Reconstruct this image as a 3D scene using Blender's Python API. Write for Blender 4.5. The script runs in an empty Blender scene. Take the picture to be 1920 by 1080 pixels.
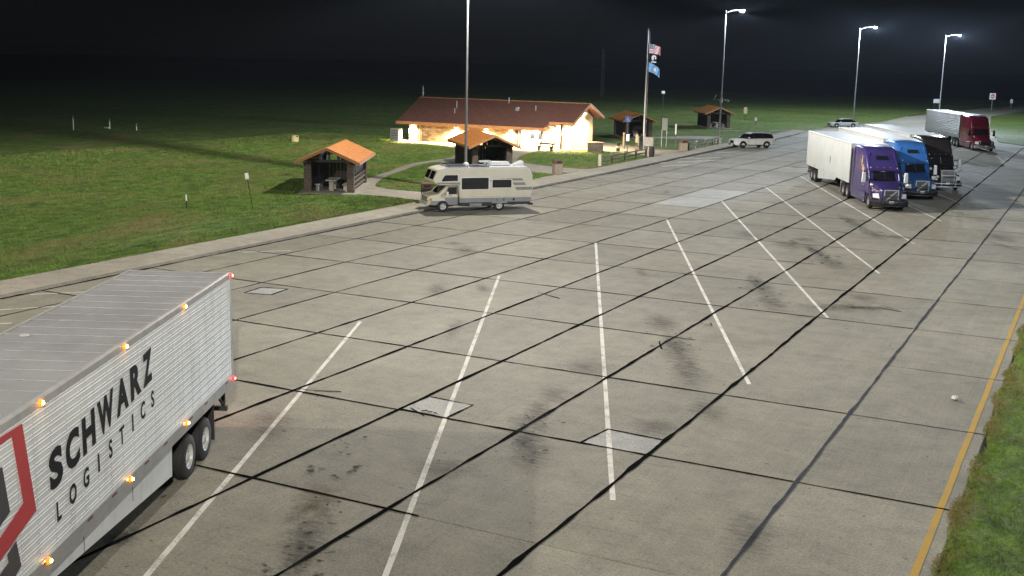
import bpy, bmesh, math, random
import numpy as np
from mathutils import Vector, Matrix

# ------------------------------------------------------------------ camera, world, light
scene = bpy.context.scene
col = scene.collection
R = math.radians
random.seed(7)
rng = np.random.default_rng(7)

cam_d = bpy.data.cameras.new('camera'); cam = bpy.data.objects.new('camera', cam_d); col.objects.link(cam)
cam_d.sensor_width = 36.0; cam_d.lens = 40.404; cam_d.clip_start = 0.2; cam_d.clip_end = 6000
cam_d.type = 'PERSP'
_p, _r, _y = R(11.1654), R(1.2345), R(26.9955)
_fw = Vector((0, math.cos(_p), -math.sin(_p))); _rt = Vector((1, 0, 0)); _up = Vector((0, math.sin(_p), math.cos(_p)))
_rt, _up = math.cos(_r)*_rt + math.sin(_r)*_up, -math.sin(_r)*_rt + math.cos(_r)*_up
_m = Matrix((_rt, _up, -_fw)).transposed().to_4x4()
cam.matrix_world = Matrix.Translation((0, 0, 9.429)) @ Matrix.Rotation(_y, 4, 'Z') @ _m
scene.camera = cam

world = bpy.data.worlds.new('World'); scene.world = world; world.use_nodes = True
wn = world.node_tree; wn.nodes.clear()
wo = wn.nodes.new('ShaderNodeOutputWorld'); wb = wn.nodes.new('ShaderNodeBackground')
sky = wn.nodes.new('ShaderNodeTexSky'); sky.sky_type = 'NISHITA'; sky.sun_disc = False
sky.sun_elevation = R(24); sky.sun_rotation = R(200)
wmx = wn.nodes.new('ShaderNodeMix'); wmx.data_type = 'RGBA'; wmx.blend_type = 'MULTIPLY'; wmx.inputs[0].default_value = 1
wmx.inputs[7].default_value = (0.70, 0.78, 1.10, 1)
wn.links.new(sky.outputs[0], wmx.inputs[6]); wn.links.new(wmx.outputs[2], wb.inputs[0]); wn.links.new(wb.outputs[0], wo.inputs[0])
wb.inputs[1].default_value = SKY_STRENGTH = 0.0008
sun_d = bpy.data.lights.new('moon', 'SUN'); sun_d.energy = 0.01; sun_d.angle = R(0.5); sun_d.color = (1.0, 0.96, 0.9)
sun = bpy.data.objects.new('moon', sun_d); col.objects.link(sun); sun.rotation_euler = (R(66), 0, R(200)); sun.location = (0, 0, 80)
scene.view_settings.view_transform = 'Standard'; scene.view_settings.look = 'None'
scene.view_settings.exposure = 0.3; scene.view_settings.gamma = 1.0
scene.view_settings.use_curve_mapping = False
LAMP = 1.0            # overall lamp level
scene.cycles.max_bounces = 6; scene.cycles.diffuse_bounces = 3; scene.cycles.glossy_bounces = 3; scene.cycles.transparent_max_bounces = 48
scene.cycles.sample_clamp_indirect = 4.0
scene.cycles.use_denoising = True

# ------------------------------------------------------------------ material helpers
def _new(name):
    m = bpy.data.materials.new(name); m.use_nodes = True
    nt = m.node_tree; b = nt.nodes['Principled BSDF']
    return m, nt, b
def _noise(nt, vec, scale, detail=4, rough=.6, dist=0):
    n = nt.nodes.new('ShaderNodeTexNoise'); n.inputs['Scale'].default_value = scale; n.inputs['Detail'].default_value = detail
    n.inputs['Roughness'].default_value = rough; n.inputs['Distortion'].default_value = dist
    if vec is not None: nt.links.new(vec, n.inputs['Vector'])
    return n.outputs['Fac']
def _ramp(nt, fac, stops):
    r = nt.nodes.new('ShaderNodeValToRGB'); e = r.color_ramp.elements
    while len(e) < len(stops): e.new(0.5)
    for i, (p, c) in enumerate(stops):
        e[i].position = p; e[i].color = (*c, 1) if len(c) == 3 else c
    nt.links.new(fac, r.inputs[0]); return r.outputs[0]
def _mix(nt, fac, a, b, mode='MIX'):
    m = nt.nodes.new('ShaderNodeMix'); m.data_type = 'RGBA'; m.blend_type = mode
    for sock, v in ((m.inputs[0], fac), (m.inputs[6], a), (m.inputs[7], b)):
        if isinstance(v, bpy.types.NodeSocket): nt.links.new(v, sock)
        elif isinstance(v, (int, float)): sock.default_value = v
        else: sock.default_value = (*v, 1)
    return m.outputs[2]
def _math(nt, op, a, b=None, clamp=False):
    m = nt.nodes.new('ShaderNodeMath'); m.operation = op; m.use_clamp = clamp
    for i, v in enumerate((a, b)):
        if v is None: continue
        if isinstance(v, bpy.types.NodeSocket): nt.links.new(v, m.inputs[i])
        else: m.inputs[i].default_value = v
    return m.outputs[0]
def _pos(nt, scale=None, rot=None):
    g = nt.nodes.new('ShaderNodeNewGeometry'); o = g.outputs['Position']
    if scale or rot:
        mp = nt.nodes.new('ShaderNodeMapping')
        if scale: mp.inputs['Scale'].default_value = scale
        if rot: mp.inputs['Rotation'].default_value = rot
        nt.links.new(o, mp.inputs['Vector']); o = mp.outputs[0]
    return o
def _bump(nt, b, h, strength, dist=.02):
    bp = nt.nodes.new('ShaderNodeBump'); bp.inputs['Strength'].default_value = strength; bp.inputs['Distance'].default_value = dist
    nt.links.new(h, bp.inputs['Height']); nt.links.new(bp.outputs[0], b.inputs['Normal'])
def paint(name, c, rough=.45, metal=0.0, dirt=.25, dscale=1.6, spec=.5, bump=0, bscale=60, coat=0, streak=None):
    m, nt, b = _new(name)
    tc = nt.nodes.new('ShaderNodeTexCoord').outputs['Object']
    n = _noise(nt, tc, dscale, 6, .65)
    d = tuple(x*(1-dirt) for x in c)
    b.inputs['Base Color'].default_value = (*c, 1)
    cc = _ramp(nt, n, [(.35, d), (.62, c)])
    if streak:      # grime washed along one direction
        mp = nt.nodes.new('ShaderNodeMapping'); mp.inputs['Scale'].default_value = streak; nt.links.new(tc, mp.inputs['Vector'])
        sn = _noise(nt, mp.outputs[0], 1.0, 8, .8)
        cc = _mix(nt, _ramp(nt, sn, [(.50, (0, 0, 0)), (.78, (.42, .42, .42))]), cc, (.22, .20, .17))
    nt.links.new(cc, b.inputs['Base Color'])
    b.inputs['Roughness'].default_value = rough; b.inputs['Metallic'].default_value = metal
    b.inputs['Specular IOR Level'].default_value = spec; b.inputs['Coat Weight'].default_value = coat
    if bump: _bump(nt, b, _noise(nt, tc, bscale, 4), bump)
    return m
def cloth(name, c):
    m, nt, b = _new(name); b.inputs['Base Color'].default_value = (*c, 1); b.inputs['Roughness'].default_value = .9; b.inputs['Specular IOR Level'].default_value = .1
    tr = nt.nodes.new('ShaderNodeBsdfTranslucent'); tr.inputs[0].default_value = (*c, 1); mx = nt.nodes.new('ShaderNodeMixShader'); mx.inputs[0].default_value = .28
    nt.links.new(b.outputs[0], mx.inputs[1]); nt.links.new(tr.outputs[0], mx.inputs[2]); nt.links.new(mx.outputs[0], nt.nodes['Material Output'].inputs[0]); return m
def worn(name, c, under):
    m, nt, b = _new(name); p = _pos(nt)
    f = _math(nt, 'ADD', _math(nt, 'MULTIPLY', _noise(nt, p, 22, 6, .8), .6), _math(nt, 'MULTIPLY', _noise(nt, p, 1.3, 4, .6), .4))
    cc = _mix(nt, _ramp(nt, f, [(.49, (0, 0, 0)), (.60, (.85, .85, .85))]), c, under)
    nt.links.new(cc, b.inputs['Base Color']); b.inputs['Roughness'].default_value = .9; b.inputs['Specular IOR Level'].default_value = .1
    return m
def emit(name, c, s):
    m, nt, b = _new(name)
    b.inputs['Base Color'].default_value = (*c, 1); b.inputs['Emission Color'].default_value = (*c, 1); b.inputs['Emission Strength'].default_value = s
    return m
def concrete(name, base, tint=.1, lines=True, fresh=0.0):
    m, nt, b = _new(name)
    p = _pos(nt)
    oi = nt.nodes.new('ShaderNodeObjectInfo').outputs['Random']
    big = _noise(nt, p, .16, 5, .6); mid = _noise(nt, p, 1.1, 7, .72); fine = _noise(nt, p, 16, 8, .8); grit = _noise(nt, p, 42, 5, .85)
    c = _ramp(nt, big, [(.32, tuple(x*.86 for x in base)), (.68, tuple(x*1.10 for x in base))])
    c = _mix(nt, .75, c, _ramp(nt, mid, [(.3, (.62, .61, .58)), (.5, (.5, .5, .5)), (.70, (.36, .365, .37))]), 'OVERLAY')
    c = _mix(nt, .8, c, _ramp(nt, fine, [(.30, (.22, .21, .20)), (.5, (.5, .5, .5)), (.72, (.74, .74, .73))]), 'OVERLAY')
    c = _mix(nt, .8, c, _ramp(nt, grit, [(.32, (.22, .22, .22)), (.68, (.78, .78, .78))]), 'OVERLAY')
    if lines:   # drag marks and tyre wear along the lanes
        st = _noise(nt, _pos(nt, (9, .12, 1)), 1.0, 5, .7)
        c = _mix(nt, .30, c, _ramp(nt, st, [(.3, (.38, .38, .38)), (.55, (.5, .5, .5)), (.75, (.64, .64, .64))]), 'OVERLAY')
        sc = _noise(nt, _pos(nt, (.5, 7, 1), (0, 0, R(8))), 1.0, 6, .75)
        c = _mix(nt, _ramp(nt, sc, [(.56, (0, 0, 0)), (.72, (.55, .55, .55))]), c, tuple(x*.35 for x in base))
        sp = _noise(nt, p, 5.5, 2, .5)
        c = _mix(nt, _ramp(nt, sp, [(.67, (0, 0, 0)), (.72, (.6, .6, .6))]), c, tuple(x*.42 for x in base))
    t = _ramp(nt, oi, [(0, (1-tint, 1-tint, 1-tint*.9)), (.5, (1, .995, .98)), (1, (1+tint, 1+tint, 1+tint*1.1))])
    c = _mix(nt, 1.0, c, t, 'MULTIPLY')
    nt.links.new(c, b.inputs['Base Color'])
    b.inputs['Roughness'].default_value = .85; b.inputs['Specular IOR Level'].default_value = .12
    _bump(nt, b, fine, .35, .02)
    return m
def grass_mat(name, dark=(.044, .080, .018), mid=(.108, .172, .036), dry=(.235, .190, .085), dryness=.0, edge=None):
    m, nt, b = _new(name)
    p = _pos(nt); q = _pos(nt, (1, .45, 1), (0, 0, R(27)))
    n1 = _noise(nt, q, .22, 6, .66, .6); n2 = _noise(nt, q, 1.7, 6, .75); n3 = _noise(nt, p, 14, 5, .8)
    c = _ramp(nt, n2, [(.34, dark), (.50, mid), (.66, tuple(x*1.5 for x in mid))])
    c = _mix(nt, _ramp(nt, n1, [(.50-dryness, (0, 0, 0)), (.70-dryness, (.75, .75, .75))]), c, dry)
    if edge:   # dried strip along the concrete
        sx = nt.nodes.new('ShaderNodeSeparateXYZ'); nt.links.new(p, sx.inputs[0])
        e = _math(nt, 'ADD', sx.outputs[0], _math(nt, 'MULTIPLY', _noise(nt, p, .9, 6, .75), 2.2))
        c = _mix(nt, _ramp(nt, _math(nt, 'ADD', _math(nt, 'MULTIPLY', e, .25), .5), [(.22, (.85, .85, .85)), (.40, (0, 0, 0))]), c, dry)
    c = _mix(nt, .85, c, _ramp(nt, n3, [(.3, (.15, .15, .15)), (.5, (.5, .5, .5)), (.72, (.78, .78, .72))]), 'OVERLAY')
    nt.links.new(c, b.inputs['Base Color']); b.inputs['Roughness'].default_value = .8; b.inputs['Specular IOR Level'].default_value = .15
    _bump(nt, b, n3, .9, .06)
    return m
def brick_mat(name, c1, c2, mortar, sx=.4, sy=.2):
    m, nt, b = _new(name)
    tc = nt.nodes.new('ShaderNodeTexCoord').outputs['Object']
    sep = nt.nodes.new('ShaderNodeSeparateXYZ'); nt.links.new(tc, sep.inputs[0])
    cmb = nt.nodes.new('ShaderNodeCombineXYZ')
    nt.links.new(_math(nt, 'ADD', sep.outputs[0], sep.outputs[1]), cmb.inputs[0]); nt.links.new(sep.outputs[2], cmb.inputs[1])
    br = nt.nodes.new('ShaderNodeTexBrick'); nt.links.new(cmb.outputs[0], br.inputs['Vector'])
    br.inputs['Color1'].default_value = (*c1, 1); br.inputs['Color2'].default_value = (*c2, 1); br.inputs['Mortar'].default_value = (*mortar, 1)
    br.inputs['Scale'].default_value = 1; br.inputs['Brick Width'].default_value = sx; br.inputs['Row Height'].default_value = sy; br.inputs['Mortar Size'].default_value = .012
    n = _noise(nt, tc, 9, 5, .7)
    c = _mix(nt, .6, br.outputs['Color'], _ramp(nt, n, [(.3, (.25, .25, .25)), (.7, (.72, .72, .72))]), 'OVERLAY')
    nt.links.new(c, b.inputs['Base Color']); b.inputs['Roughness'].default_value = .85
    _bump(nt, b, br.outputs['Fac'], -.5, .02)
    return m
def shingle_mat(name, c, sx=.5, sy=.25):
    m, nt, b = _new(name)
    tc = nt.nodes.new('ShaderNodeTexCoord').outputs['Object']
    n = _noise(nt, tc, 2.5, 6, .7); w = nt.nodes.new('ShaderNodeTexWave'); w.bands_direction = 'Z'
    w.inputs['Scale'].default_value = 4.2; w.inputs['Distortion'].default_value = .6; nt.links.new(tc, w.inputs['Vector'])
    cc = _ramp(nt, n, [(.3, tuple(x*.72 for x in c)), (.68, tuple(x*1.15 for x in c))])
    g = _noise(nt, tc, 24, 4, .8)
    cc = _mix(nt, .6, cc, _ramp(nt, g, [(.3, (.25, .25, .25)), (.7, (.72, .72, .72))]), 'OVERLAY')
    cc = _mix(nt, .45, cc, _ramp(nt, w.outputs['Fac'], [(.0, (.3, .3, .3)), (.35, (.55, .55, .55))]), 'OVERLAY')
    nt.links.new(cc, b.inputs['Base Color']); b.inputs['Roughness'].default_value = .8
    return m
def stain_mat(name, c, scale=2.2, lo=.46, hi=.62, amount=.8, stretch=(1, 1, 1), rot=0):
    m, nt, b = _new(name)
    g = nt.nodes.new('ShaderNodeTexCoord').outputs['Generated']
    mp = nt.nodes.new('ShaderNodeMapping'); mp.inputs['Location'].default_value = (-1, -1, 0); mp.inputs['Scale'].default_value = (2, 2, 0)
    nt.links.new(g, mp.inputs['Vector'])
    ln = nt.nodes.new('ShaderNodeVectorMath'); ln.operation = 'LENGTH'; nt.links.new(mp.outputs[0], ln.inputs[0])
    fall = _math(nt, 'SUBTRACT', 1.0, ln.outputs['Value'], True)
    fall = _math(nt, 'POWER', fall, .55)
    n = _noise(nt, _pos(nt, stretch, (0, 0, R(rot))), scale, 7, .72)
    f = _math(nt, 'MULTIPLY', fall, n)
    a = _ramp(nt, f, [(lo*.72, (0, 0, 0)), (hi*.9, (amount, amount, amount))])
    b.inputs['Base Color'].default_value = (*c, 1); b.inputs['Roughness'].default_value = .9; b.inputs['Specular IOR Level'].default_value = .04
    nt.links.new(a, b.inputs['Alpha'])
    return m

M = dict(
 conc=concrete('lot concrete', (.268, .254, .208), .11), conc_fresh=concrete('fresh patch concrete', (.365, .365, .35), .05, False),
 conc_lane=concrete('ramp concrete', (.38, .355, .29), .05),
 walk=concrete('sidewalk concrete', (.36, .33, .275), .05, False),
 tar=paint('black tar seal', (.010, .010, .011), .95, dirt=.4, dscale=4, spec=.0), tar_grey=paint('worn tar seal', (.065, .068, .088), .95, dirt=.4, dscale=3, spec=.03),
 stripe=worn('worn white road paint', (.74, .72, .66), (.27, .26, .22)), yellow=worn('yellow road paint', (.48, .30, .06), (.27, .24, .16)), plain_panel=paint('plain grey white panel', (.50, .53, .53), .45, dirt=.12, dscale=.7, streak=(1.5, 1.5, .3)), stripe_worn=paint('faded white road paint', (.46, .45, .42), .9, spec=.1, dirt=.4, dscale=5),
 grass=grass_mat('mown grass', dryness=.02), grass_far=grass_mat('dry field grass', (.03, .042, .016), (.05, .062, .026), (.10, .085, .05), .06),
 verge=grass_mat('verge grass', (.048, .085, .016), (.105, .165, .032), (.20, .155, .065), .02, True), blade_verge=grass_mat('verge blades', (.075, .15, .018), (.16, .28, .045), (.28, .21, .09), .0, True),
 blade=grass_mat('grass blades', (.055, .10, .020), (.140, .222, .046), (.25, .21, .085), .02),
 oil=stain_mat('oil stain', (.03, .03, .032), 3.2, .50, .80, .75, (1, 2.2, 1), 24), oil_soft=stain_mat('tyre dirt', (.035, .034, .036), 2.0, .44, .80, .60, (1, 4, 1), 20),
 oil_brown=stain_mat('rust stain', (.10, .07, .025), 2.2, .4, .7, .55), drip=stain_mat('oil drip', (.02, .02, .02), 7, .46, .60, .85),
 white=paint('white vehicle paint', (.74, .75, .75), .4, dirt=.12, coat=.3), white_panel=paint('white trailer panel', (.80, .81, .82), .42, dirt=.10, dscale=.7, streak=(2.2, 2.2, .35)),
 silver=paint('bare aluminium', (.55, .56, .57), .38, .75, dirt=.2), roof_grey=paint('dull aluminium roof', (.315, .32, .335), .62, .0, dirt=.25, dscale=.5, streak=(.5, 3.5, 1)),
 grey_panel=paint('grey trailer panel', (.27, .28, .27), .5, dirt=.15), chrome=paint('chrome', (.80, .80, .82), .22, .45, dirt=.1, spec=.8), rail_grey=paint('dull grey rail', (.42, .41, .40), .6, dirt=.2, dscale=3),
 black=paint('black plastic', (.014, .014, .015), .45, dirt=.3), rubber=paint('tyre rubber', (.022, .021, .021), .8, dirt=.3, dscale=4),
 glass=paint('dark window glass', (.012, .013, .015), .06, dirt=.1, spec=.8), dark_metal=paint('dark chassis metal', (.03, .03, .032), .6, dirt=.3),
 purple=paint('purple paint', (.048, .034, .15), .32, .1, dirt=.25, coat=.6), blue=paint('blue paint', (.028, .110, .32), .32, .1, dirt=.2, coat=.6),
 blackp=paint('black paint', (.016, .014, .014), .25, dirt=.3, coat=.6), maroon=paint('maroon paint', (.17, .012, .03), .28, .1, dirt=.25, coat=.6),
 red=paint('red vinyl', (.55, .045, .055), .45, dirt=.12), ink=paint('black vinyl', (.010, .010, .012), .6, dirt=.2, spec=.15), ink_grey=paint('dark grey vinyl', (.06, .055, .065), .45, dirt=.2),
 cream=paint('cream bodywork', (.66, .615, .50), .4, dirt=.1, dscale=.8), rv_grey=paint('grey lower bodywork', (.27, .28, .285), .45, dirt=.15), rv_dark=paint('dark skirt', (.035, .036, .04), .5, dirt=.2),
 rv_stripe=paint('grey decal', (.25, .24, .225), .5, dirt=.1), tan=paint('tan plastic', (.55, .45, .22), .55, dirt=.2),
 lens=paint('clear lamp lens', (.8, .8, .8), .1, dirt=.05), red_lens=paint('red lens', (.45, .01, .012), .2, dirt=.1), amber_lens=paint('amber lens', (.6, .22, .02), .2, dirt=.1),
 galv=paint('galvanised steel', (.27, .275, .29), .55, .2, dirt=.2, dscale=3), pole_white=paint('white painted pole', (.70, .70, .70), .4, dirt=.12),
 wood=paint('weathered timber', (.22, .17, .12), .8, dirt=.4, dscale=5), wood_pale=paint('pale timber post', (.55, .52, .40), .8, dirt=.3, dscale=5), dark_wood=paint('dark stained boards', (.032, .026, .023), .7, dirt=.35, dscale=4),
 rail=paint('dark timber rail', (.085, .075, .06), .8, dirt=.4, dscale=5),
 shed_roof=shingle_mat('orange brown shingles', (.56, .215, .05)), hall_roof=shingle_mat('brown shingles', (.14, .062, .045)),
 fascia=paint('orange brown trim', (.40, .19, .08), .6, dirt=.25, dscale=3),
 stone=brick_mat('brown block', (.135, .10, .075), (.085, .066, .052), (.05, .042, .038), .4, .2), hall_brick=brick_mat('tan brick', (.36, .27, .15), (.15, .10, .055), (.10, .08, .05), .55, .22),
 pale_wall=paint('pale stucco', (.62, .55, .42), .8, dirt=.08), soffit=paint('soffit board', (.42, .30, .18), .8, dirt=.2),
 agg=paint('exposed aggregate', (.36, .30, .23), .9, dirt=.5, dscale=22, bump=.4, bscale=80), agg_top=paint('brown cap', (.16, .09, .06), .7, dirt=.3),
 tablec=paint('pale concrete table', (.48, .46, .42), .8, dirt=.2, dscale=4), solar=paint('solar cell', (.03, .035, .06), .2, dirt=.2, spec=.7),
 signwhite=paint('white sign face', (.84, .84, .82), .5, dirt=.06), signblue=paint('blue sign face', (.03, .12, .48), .45, dirt=.06), signred=paint('red sign face', (.55, .06, .04), .45, dirt=.06),
 flagred=cloth('red flag cloth', (.50, .03, .05)), flagblack=cloth('black flag cloth', (.012, .012, .014)), flagwhite=cloth('white flag cloth', (.85, .85, .85)), flagblue=cloth('navy flag cloth', (.02, .03, .12)), flagsky=cloth('sky blue flag cloth', (.25, .46, .78)), flaggold=paint('gold print', (.55, .42, .16), .8, dirt=.1),
 paper=paint('crumpled white paper', (.72, .71, .68), .8, dirt=.25, dscale=30),
 lamp_face=emit('lit lamp lens', (.80, .90, 1.0), 60), warm_face=emit('lit warm lamp', (1, .72, .40), 60),
 amber_on=emit('lit amber marker', (1.0, .13, .006), 3.0), red_on=emit('lit red marker', (1.0, .02, .015), 3.5), amber_core=emit('amber bulb', (1.0, .55, .12), 60), red_core=emit('red bulb', (1.0, .16, .12), 14), tape_red=paint('dark red tape', (.16, .03, .03), .5), tail_on=emit('lit tail lamp', (1.0, .03, .03), 60),
)

# ------------------------------------------------------------------ mesh helpers
class MB:
    def __init__(s): s.v = []; s.f = []; s.mi = []
    def add(s, vs, fs, mi=0):
        o = len(s.v); s.v += [tuple(map(float, p)) for p in vs]; s.f += [tuple(i+o for i in f) for f in fs]; s.mi += [mi]*len(fs); return s
    def box(s, x0, x1, y0, y1, z0, z1, mi=0, taper=0):
        t = taper
        return s.add([(x0, y0, z0), (x1, y0, z0), (x1, y1, z0), (x0, y1, z0), (x0+t, y0+t, z1), (x1-t, y0+t, z1), (x1-t, y1-t, z1), (x0+t, y1-t, z1)],
                     [(3, 2, 1, 0), (4, 5, 6, 7), (0, 1, 5, 4), (1, 2, 6, 5), (2, 3, 7, 6), (3, 0, 4, 7)], mi)
    def prism(s, poly, axis, a, b, mi=0):
        """poly: 2D outline; extruded along axis 'x','y' or 'z' from a to b"""
        def P(u, w, k): return {'x': (k, u, w), 'y': (u, k, w), 'z': (u, w, k)}[axis]
        n = len(poly)
        vs = [P(u, w, a) for u, w in poly] + [P(u, w, b) for u, w in poly]
        fs = [tuple(range(n))[::-1], tuple(range(n, 2*n))] + [(i, (i+1) % n, n+(i+1) % n, n+i) for i in range(n)]
        return s.add(vs, fs, mi)
    def tube(s, p, q, r0, r1=None, n=8, mi=0, caps=True):
        r1 = r0 if r1 is None else r1; p = Vector(p); q = Vector(q); d = (q-p).normalized()
        a = d.orthogonal().normalized(); b = d.cross(a)
        vs = []
        for c, r in ((p, r0), (q, r1)):
            for i in range(n):
                t = 2*math.pi*i/n; vs.append(c + a*(r*math.cos(t)) + b*(r*math.sin(t)))
        fs = [(i, (i+1) % n, n+(i+1) % n, n+i) for i in range(n)]
        if caps: fs += [tuple(range(n))[::-1], tuple(range(n, 2*n))]
        return s.add(vs, fs, mi)
    def pipe(s, pts, r, n=6, mi=0):
        for a, b in zip(pts[:-1], pts[1:]): s.tube(a, b, r, r, n, mi)
        return s
    def lathe(s, prof, c, axis='y', n=20, mi=0):
        """prof: (radius, offset along axis)"""
        c = Vector(c); vs = []
        for r, o in prof:
            for i in range(n):
                t = 2*math.pi*i/n; u, w = r*math.cos(t), r*math.sin(t)
                vs.append(c + Vector({'y': (u, o, w), 'z': (u, w, o), 'x': (o, u, w)}[axis]))
        m = len(prof); fs = []
        for k in range(m-1):
            for i in range(n): fs.append((k*n+i, k*n+(i+1) % n, (k+1)*n+(i+1) % n, (k+1)*n+i))
        return s.add(vs, fs, mi)
    def loft(s, secs, mi=0, caps=True):
        n = len(secs[0]); vs = [p for q in secs for p in q]; fs = []
        for k in range(len(secs)-1):
            for i in range(n): fs.append((k*n+i, k*n+(i+1) % n, (k+1)*n+(i+1) % n, (k+1)*n+i))
        if caps: fs += [tuple(range(n))[::-1], tuple(range((len(secs)-1)*n, len(secs)*n))]
        return s.add(vs, fs, mi)
    def quad(s, *p, mi=0): return s.add(p, [tuple(range(len(p)))], mi)
    def mesh(s, name, mats, fix=True):
        me = bpy.data.meshes.new(name); me.from_pydata(s.v, [], s.f)
        for m in (mats if isinstance(mats, (list, tuple)) else [mats]): me.materials.append(m)
        if any(s.mi): me.polygons.foreach_set('material_index', s.mi)
        if fix:
            bm = bmesh.new(); bm.from_mesh(me); bmesh.ops.recalc_face_normals(bm, faces=bm.faces); bm.to_mesh(me); bm.free()
        me.update(); return me
    def build(s, name, mats, parent=None, smooth=None, bevel=0, label=None):
        o = link(name, s.mesh(name, mats), parent)
        if smooth is not None:
            me = o.data; me.polygons.foreach_set('use_smooth', [True]*len(me.polygons))
            me.set_sharp_from_angle(angle=R(smooth))
        if bevel:
            b = o.modifiers.new('bevel', 'BEVEL'); b.width = bevel; b.segments = 2; b.limit_method = 'ANGLE'; b.angle_limit = R(40)
        if label: o['label'] = label
        return o
def link(name, me, parent=None):
    o = bpy.data.objects.new(name, me); col.objects.link(o)
    if parent is not None: o.parent = parent
    return o
def rsec(x, hw, z0, z1, r=.12, top=1.0, n=3):
    """rounded cross-section at x: half width hw (times top at the roof), z0..z1"""
    r = min(r, (z1-z0)*.45, hw*.8); p = []
    for cx, cz, a0 in ((hw-r, z0+r, -90), (hw-r, z1-r, 0), (-hw+r, z1-r, 90), (-hw+r, z0+r, 180)):
        for i in range(n+1):
            a = R(a0 + 90*i/n); y = cx + r*math.cos(a); z = cz + r*math.sin(a)
            k = 1 + (top-1)*(z-z0)/max(z1-z0, 1e-6)
            p.append((x, y*k, z))
    return p
def tag(o, label=None, cat=None, group=None, kind=None):
    for k, v in (('label', label), ('category', cat), ('group', group), ('kind', kind)):
        if v: o[k] = v
    return o
def thing(name, label, cat, loc, rz=0, group=None):
    o = bpy.data.objects.new(name, None); col.objects.link(o); o.empty_display_size = .3
    o.location = (loc[0], loc[1], loc[2] if len(loc) > 2 else 0); o.rotation_euler = (0, 0, R(rz))
    return tag(o, label, cat, group)
def copy_tree(o, parent=None):
    c = o.copy(); col.objects.link(c)
    if parent is not None: c.parent = parent
    for ch in list(o.children): copy_tree(ch, c)
    return c
def text_mesh(s, size, extrude=.003, bold=0.0):
    cu = bpy.data.curves.new('t', 'FONT'); cu.body = s; cu.size = size; cu.extrude = extrude; cu.offset = bold; cu.resolution_u = 4
    ob = bpy.data.objects.new('t', cu); col.objects.link(ob)
    bpy.context.view_layer.update()
    me = bpy.data.meshes.new_from_object(ob.evaluated_get(bpy.context.evaluated_depsgraph_get()))
    bpy.data.objects.remove(ob); return me
def xs(pts, s):      # piecewise linear t(s)
    return float(np.interp(s, [p[0] for p in pts], [p[1] for p in pts]))

# world axes: x = across the lot (t), y = along the lot (s), z up; metres
KERB = [(-40, -37.2), (30, -37.35), (78, -38.05), (103, -38.3), (117, -38.8), (133, -39.0), (150, -38.7), (165, -39.3), (176, -39.8), (196, -38.4), (215, -36.0), (247, -36.2), (263, -35.2), (300, -31.6), (332, -27.8), (372, -20.5)]
WALKW = 2.35
def kerb(s): return xs(KERB, s)
# ------------------------------------------------------------------ ground, lot, lawns, paths
def struct(name, mb, m, parent=None, **k):
    o = mb.build(name, m, parent, **k)
    if parent is None: o['kind'] = 'structure'
    return o
def ring_poly(mb, poly, z, mi=0):  # flat polygon
    mb.add([(x, y, z) for x, y in poly], [tuple(range(len(poly)))], mi)

g = MB(); g.box(-2600, 2600, -900, 3600, -1.5, -.10); struct('ground', g, M['grass_far'])

# lot base sheet and the exit ramp
base = MB()
ss = [-40, 0, 30, 60, 90, 117, 133, 150, 165, 176, 196, 215, 247, 263, 300, 332, 372]
RIGHT = [(-40, -2.0), (100, -2.0), (140, -2.0), (165, -9.4), (171, -13.0), (215, -18), (268, -22.3), (312, -18.6), (372, -11)]
for a, b in zip(ss[:-1], ss[1:]):
    base.quad((kerb(a)-.6, a, -.03), (xs(RIGHT, a), a, -.03), (xs(RIGHT, b), b, -.03), (kerb(b)-.6, b, -.03))
base.quad((-2.0, 100, -.03), (14, 100, -.03), (8, 150, -.03), (-9.4, 165, -.03))
lot = struct('parking_lot', base, M['conc_lane'])

# concrete slabs, 12 ft x 20 ft, sawn joints between them
TL = [-39.6, -34.8, -31.12, -27.34, -23.67, -19.99, -16.42, -12.77, -9.17, -5.52, -2.0]
S0, DS = 19.45-6.1*3, 6.1
nrow = 26
cache = {}
fresh = {(3, 12), (3, 13)}
for j in range(len(TL)-1):
    for k in range(nrow):
        w = TL[j+1]-TL[j]; key = (j, (j, k) in fresh)
        if key not in cache:
            mb = MB(); gp = .012
            mb.box(gp, w-gp, gp, DS-gp, -.2, 0, taper=.006)
            cache[key] = mb.mesh('slab', M['conc_fresh'] if key[1] else M['conc'])
        o = link('slab', cache[key], lot); s = S0+k*DS
        o.location = (TL[j], s, rng.uniform(-.003, .0005))
        o.rotation_euler = (rng.uniform(-.0006, .0006), rng.uniform(-.0006, .0006), 0)

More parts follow.
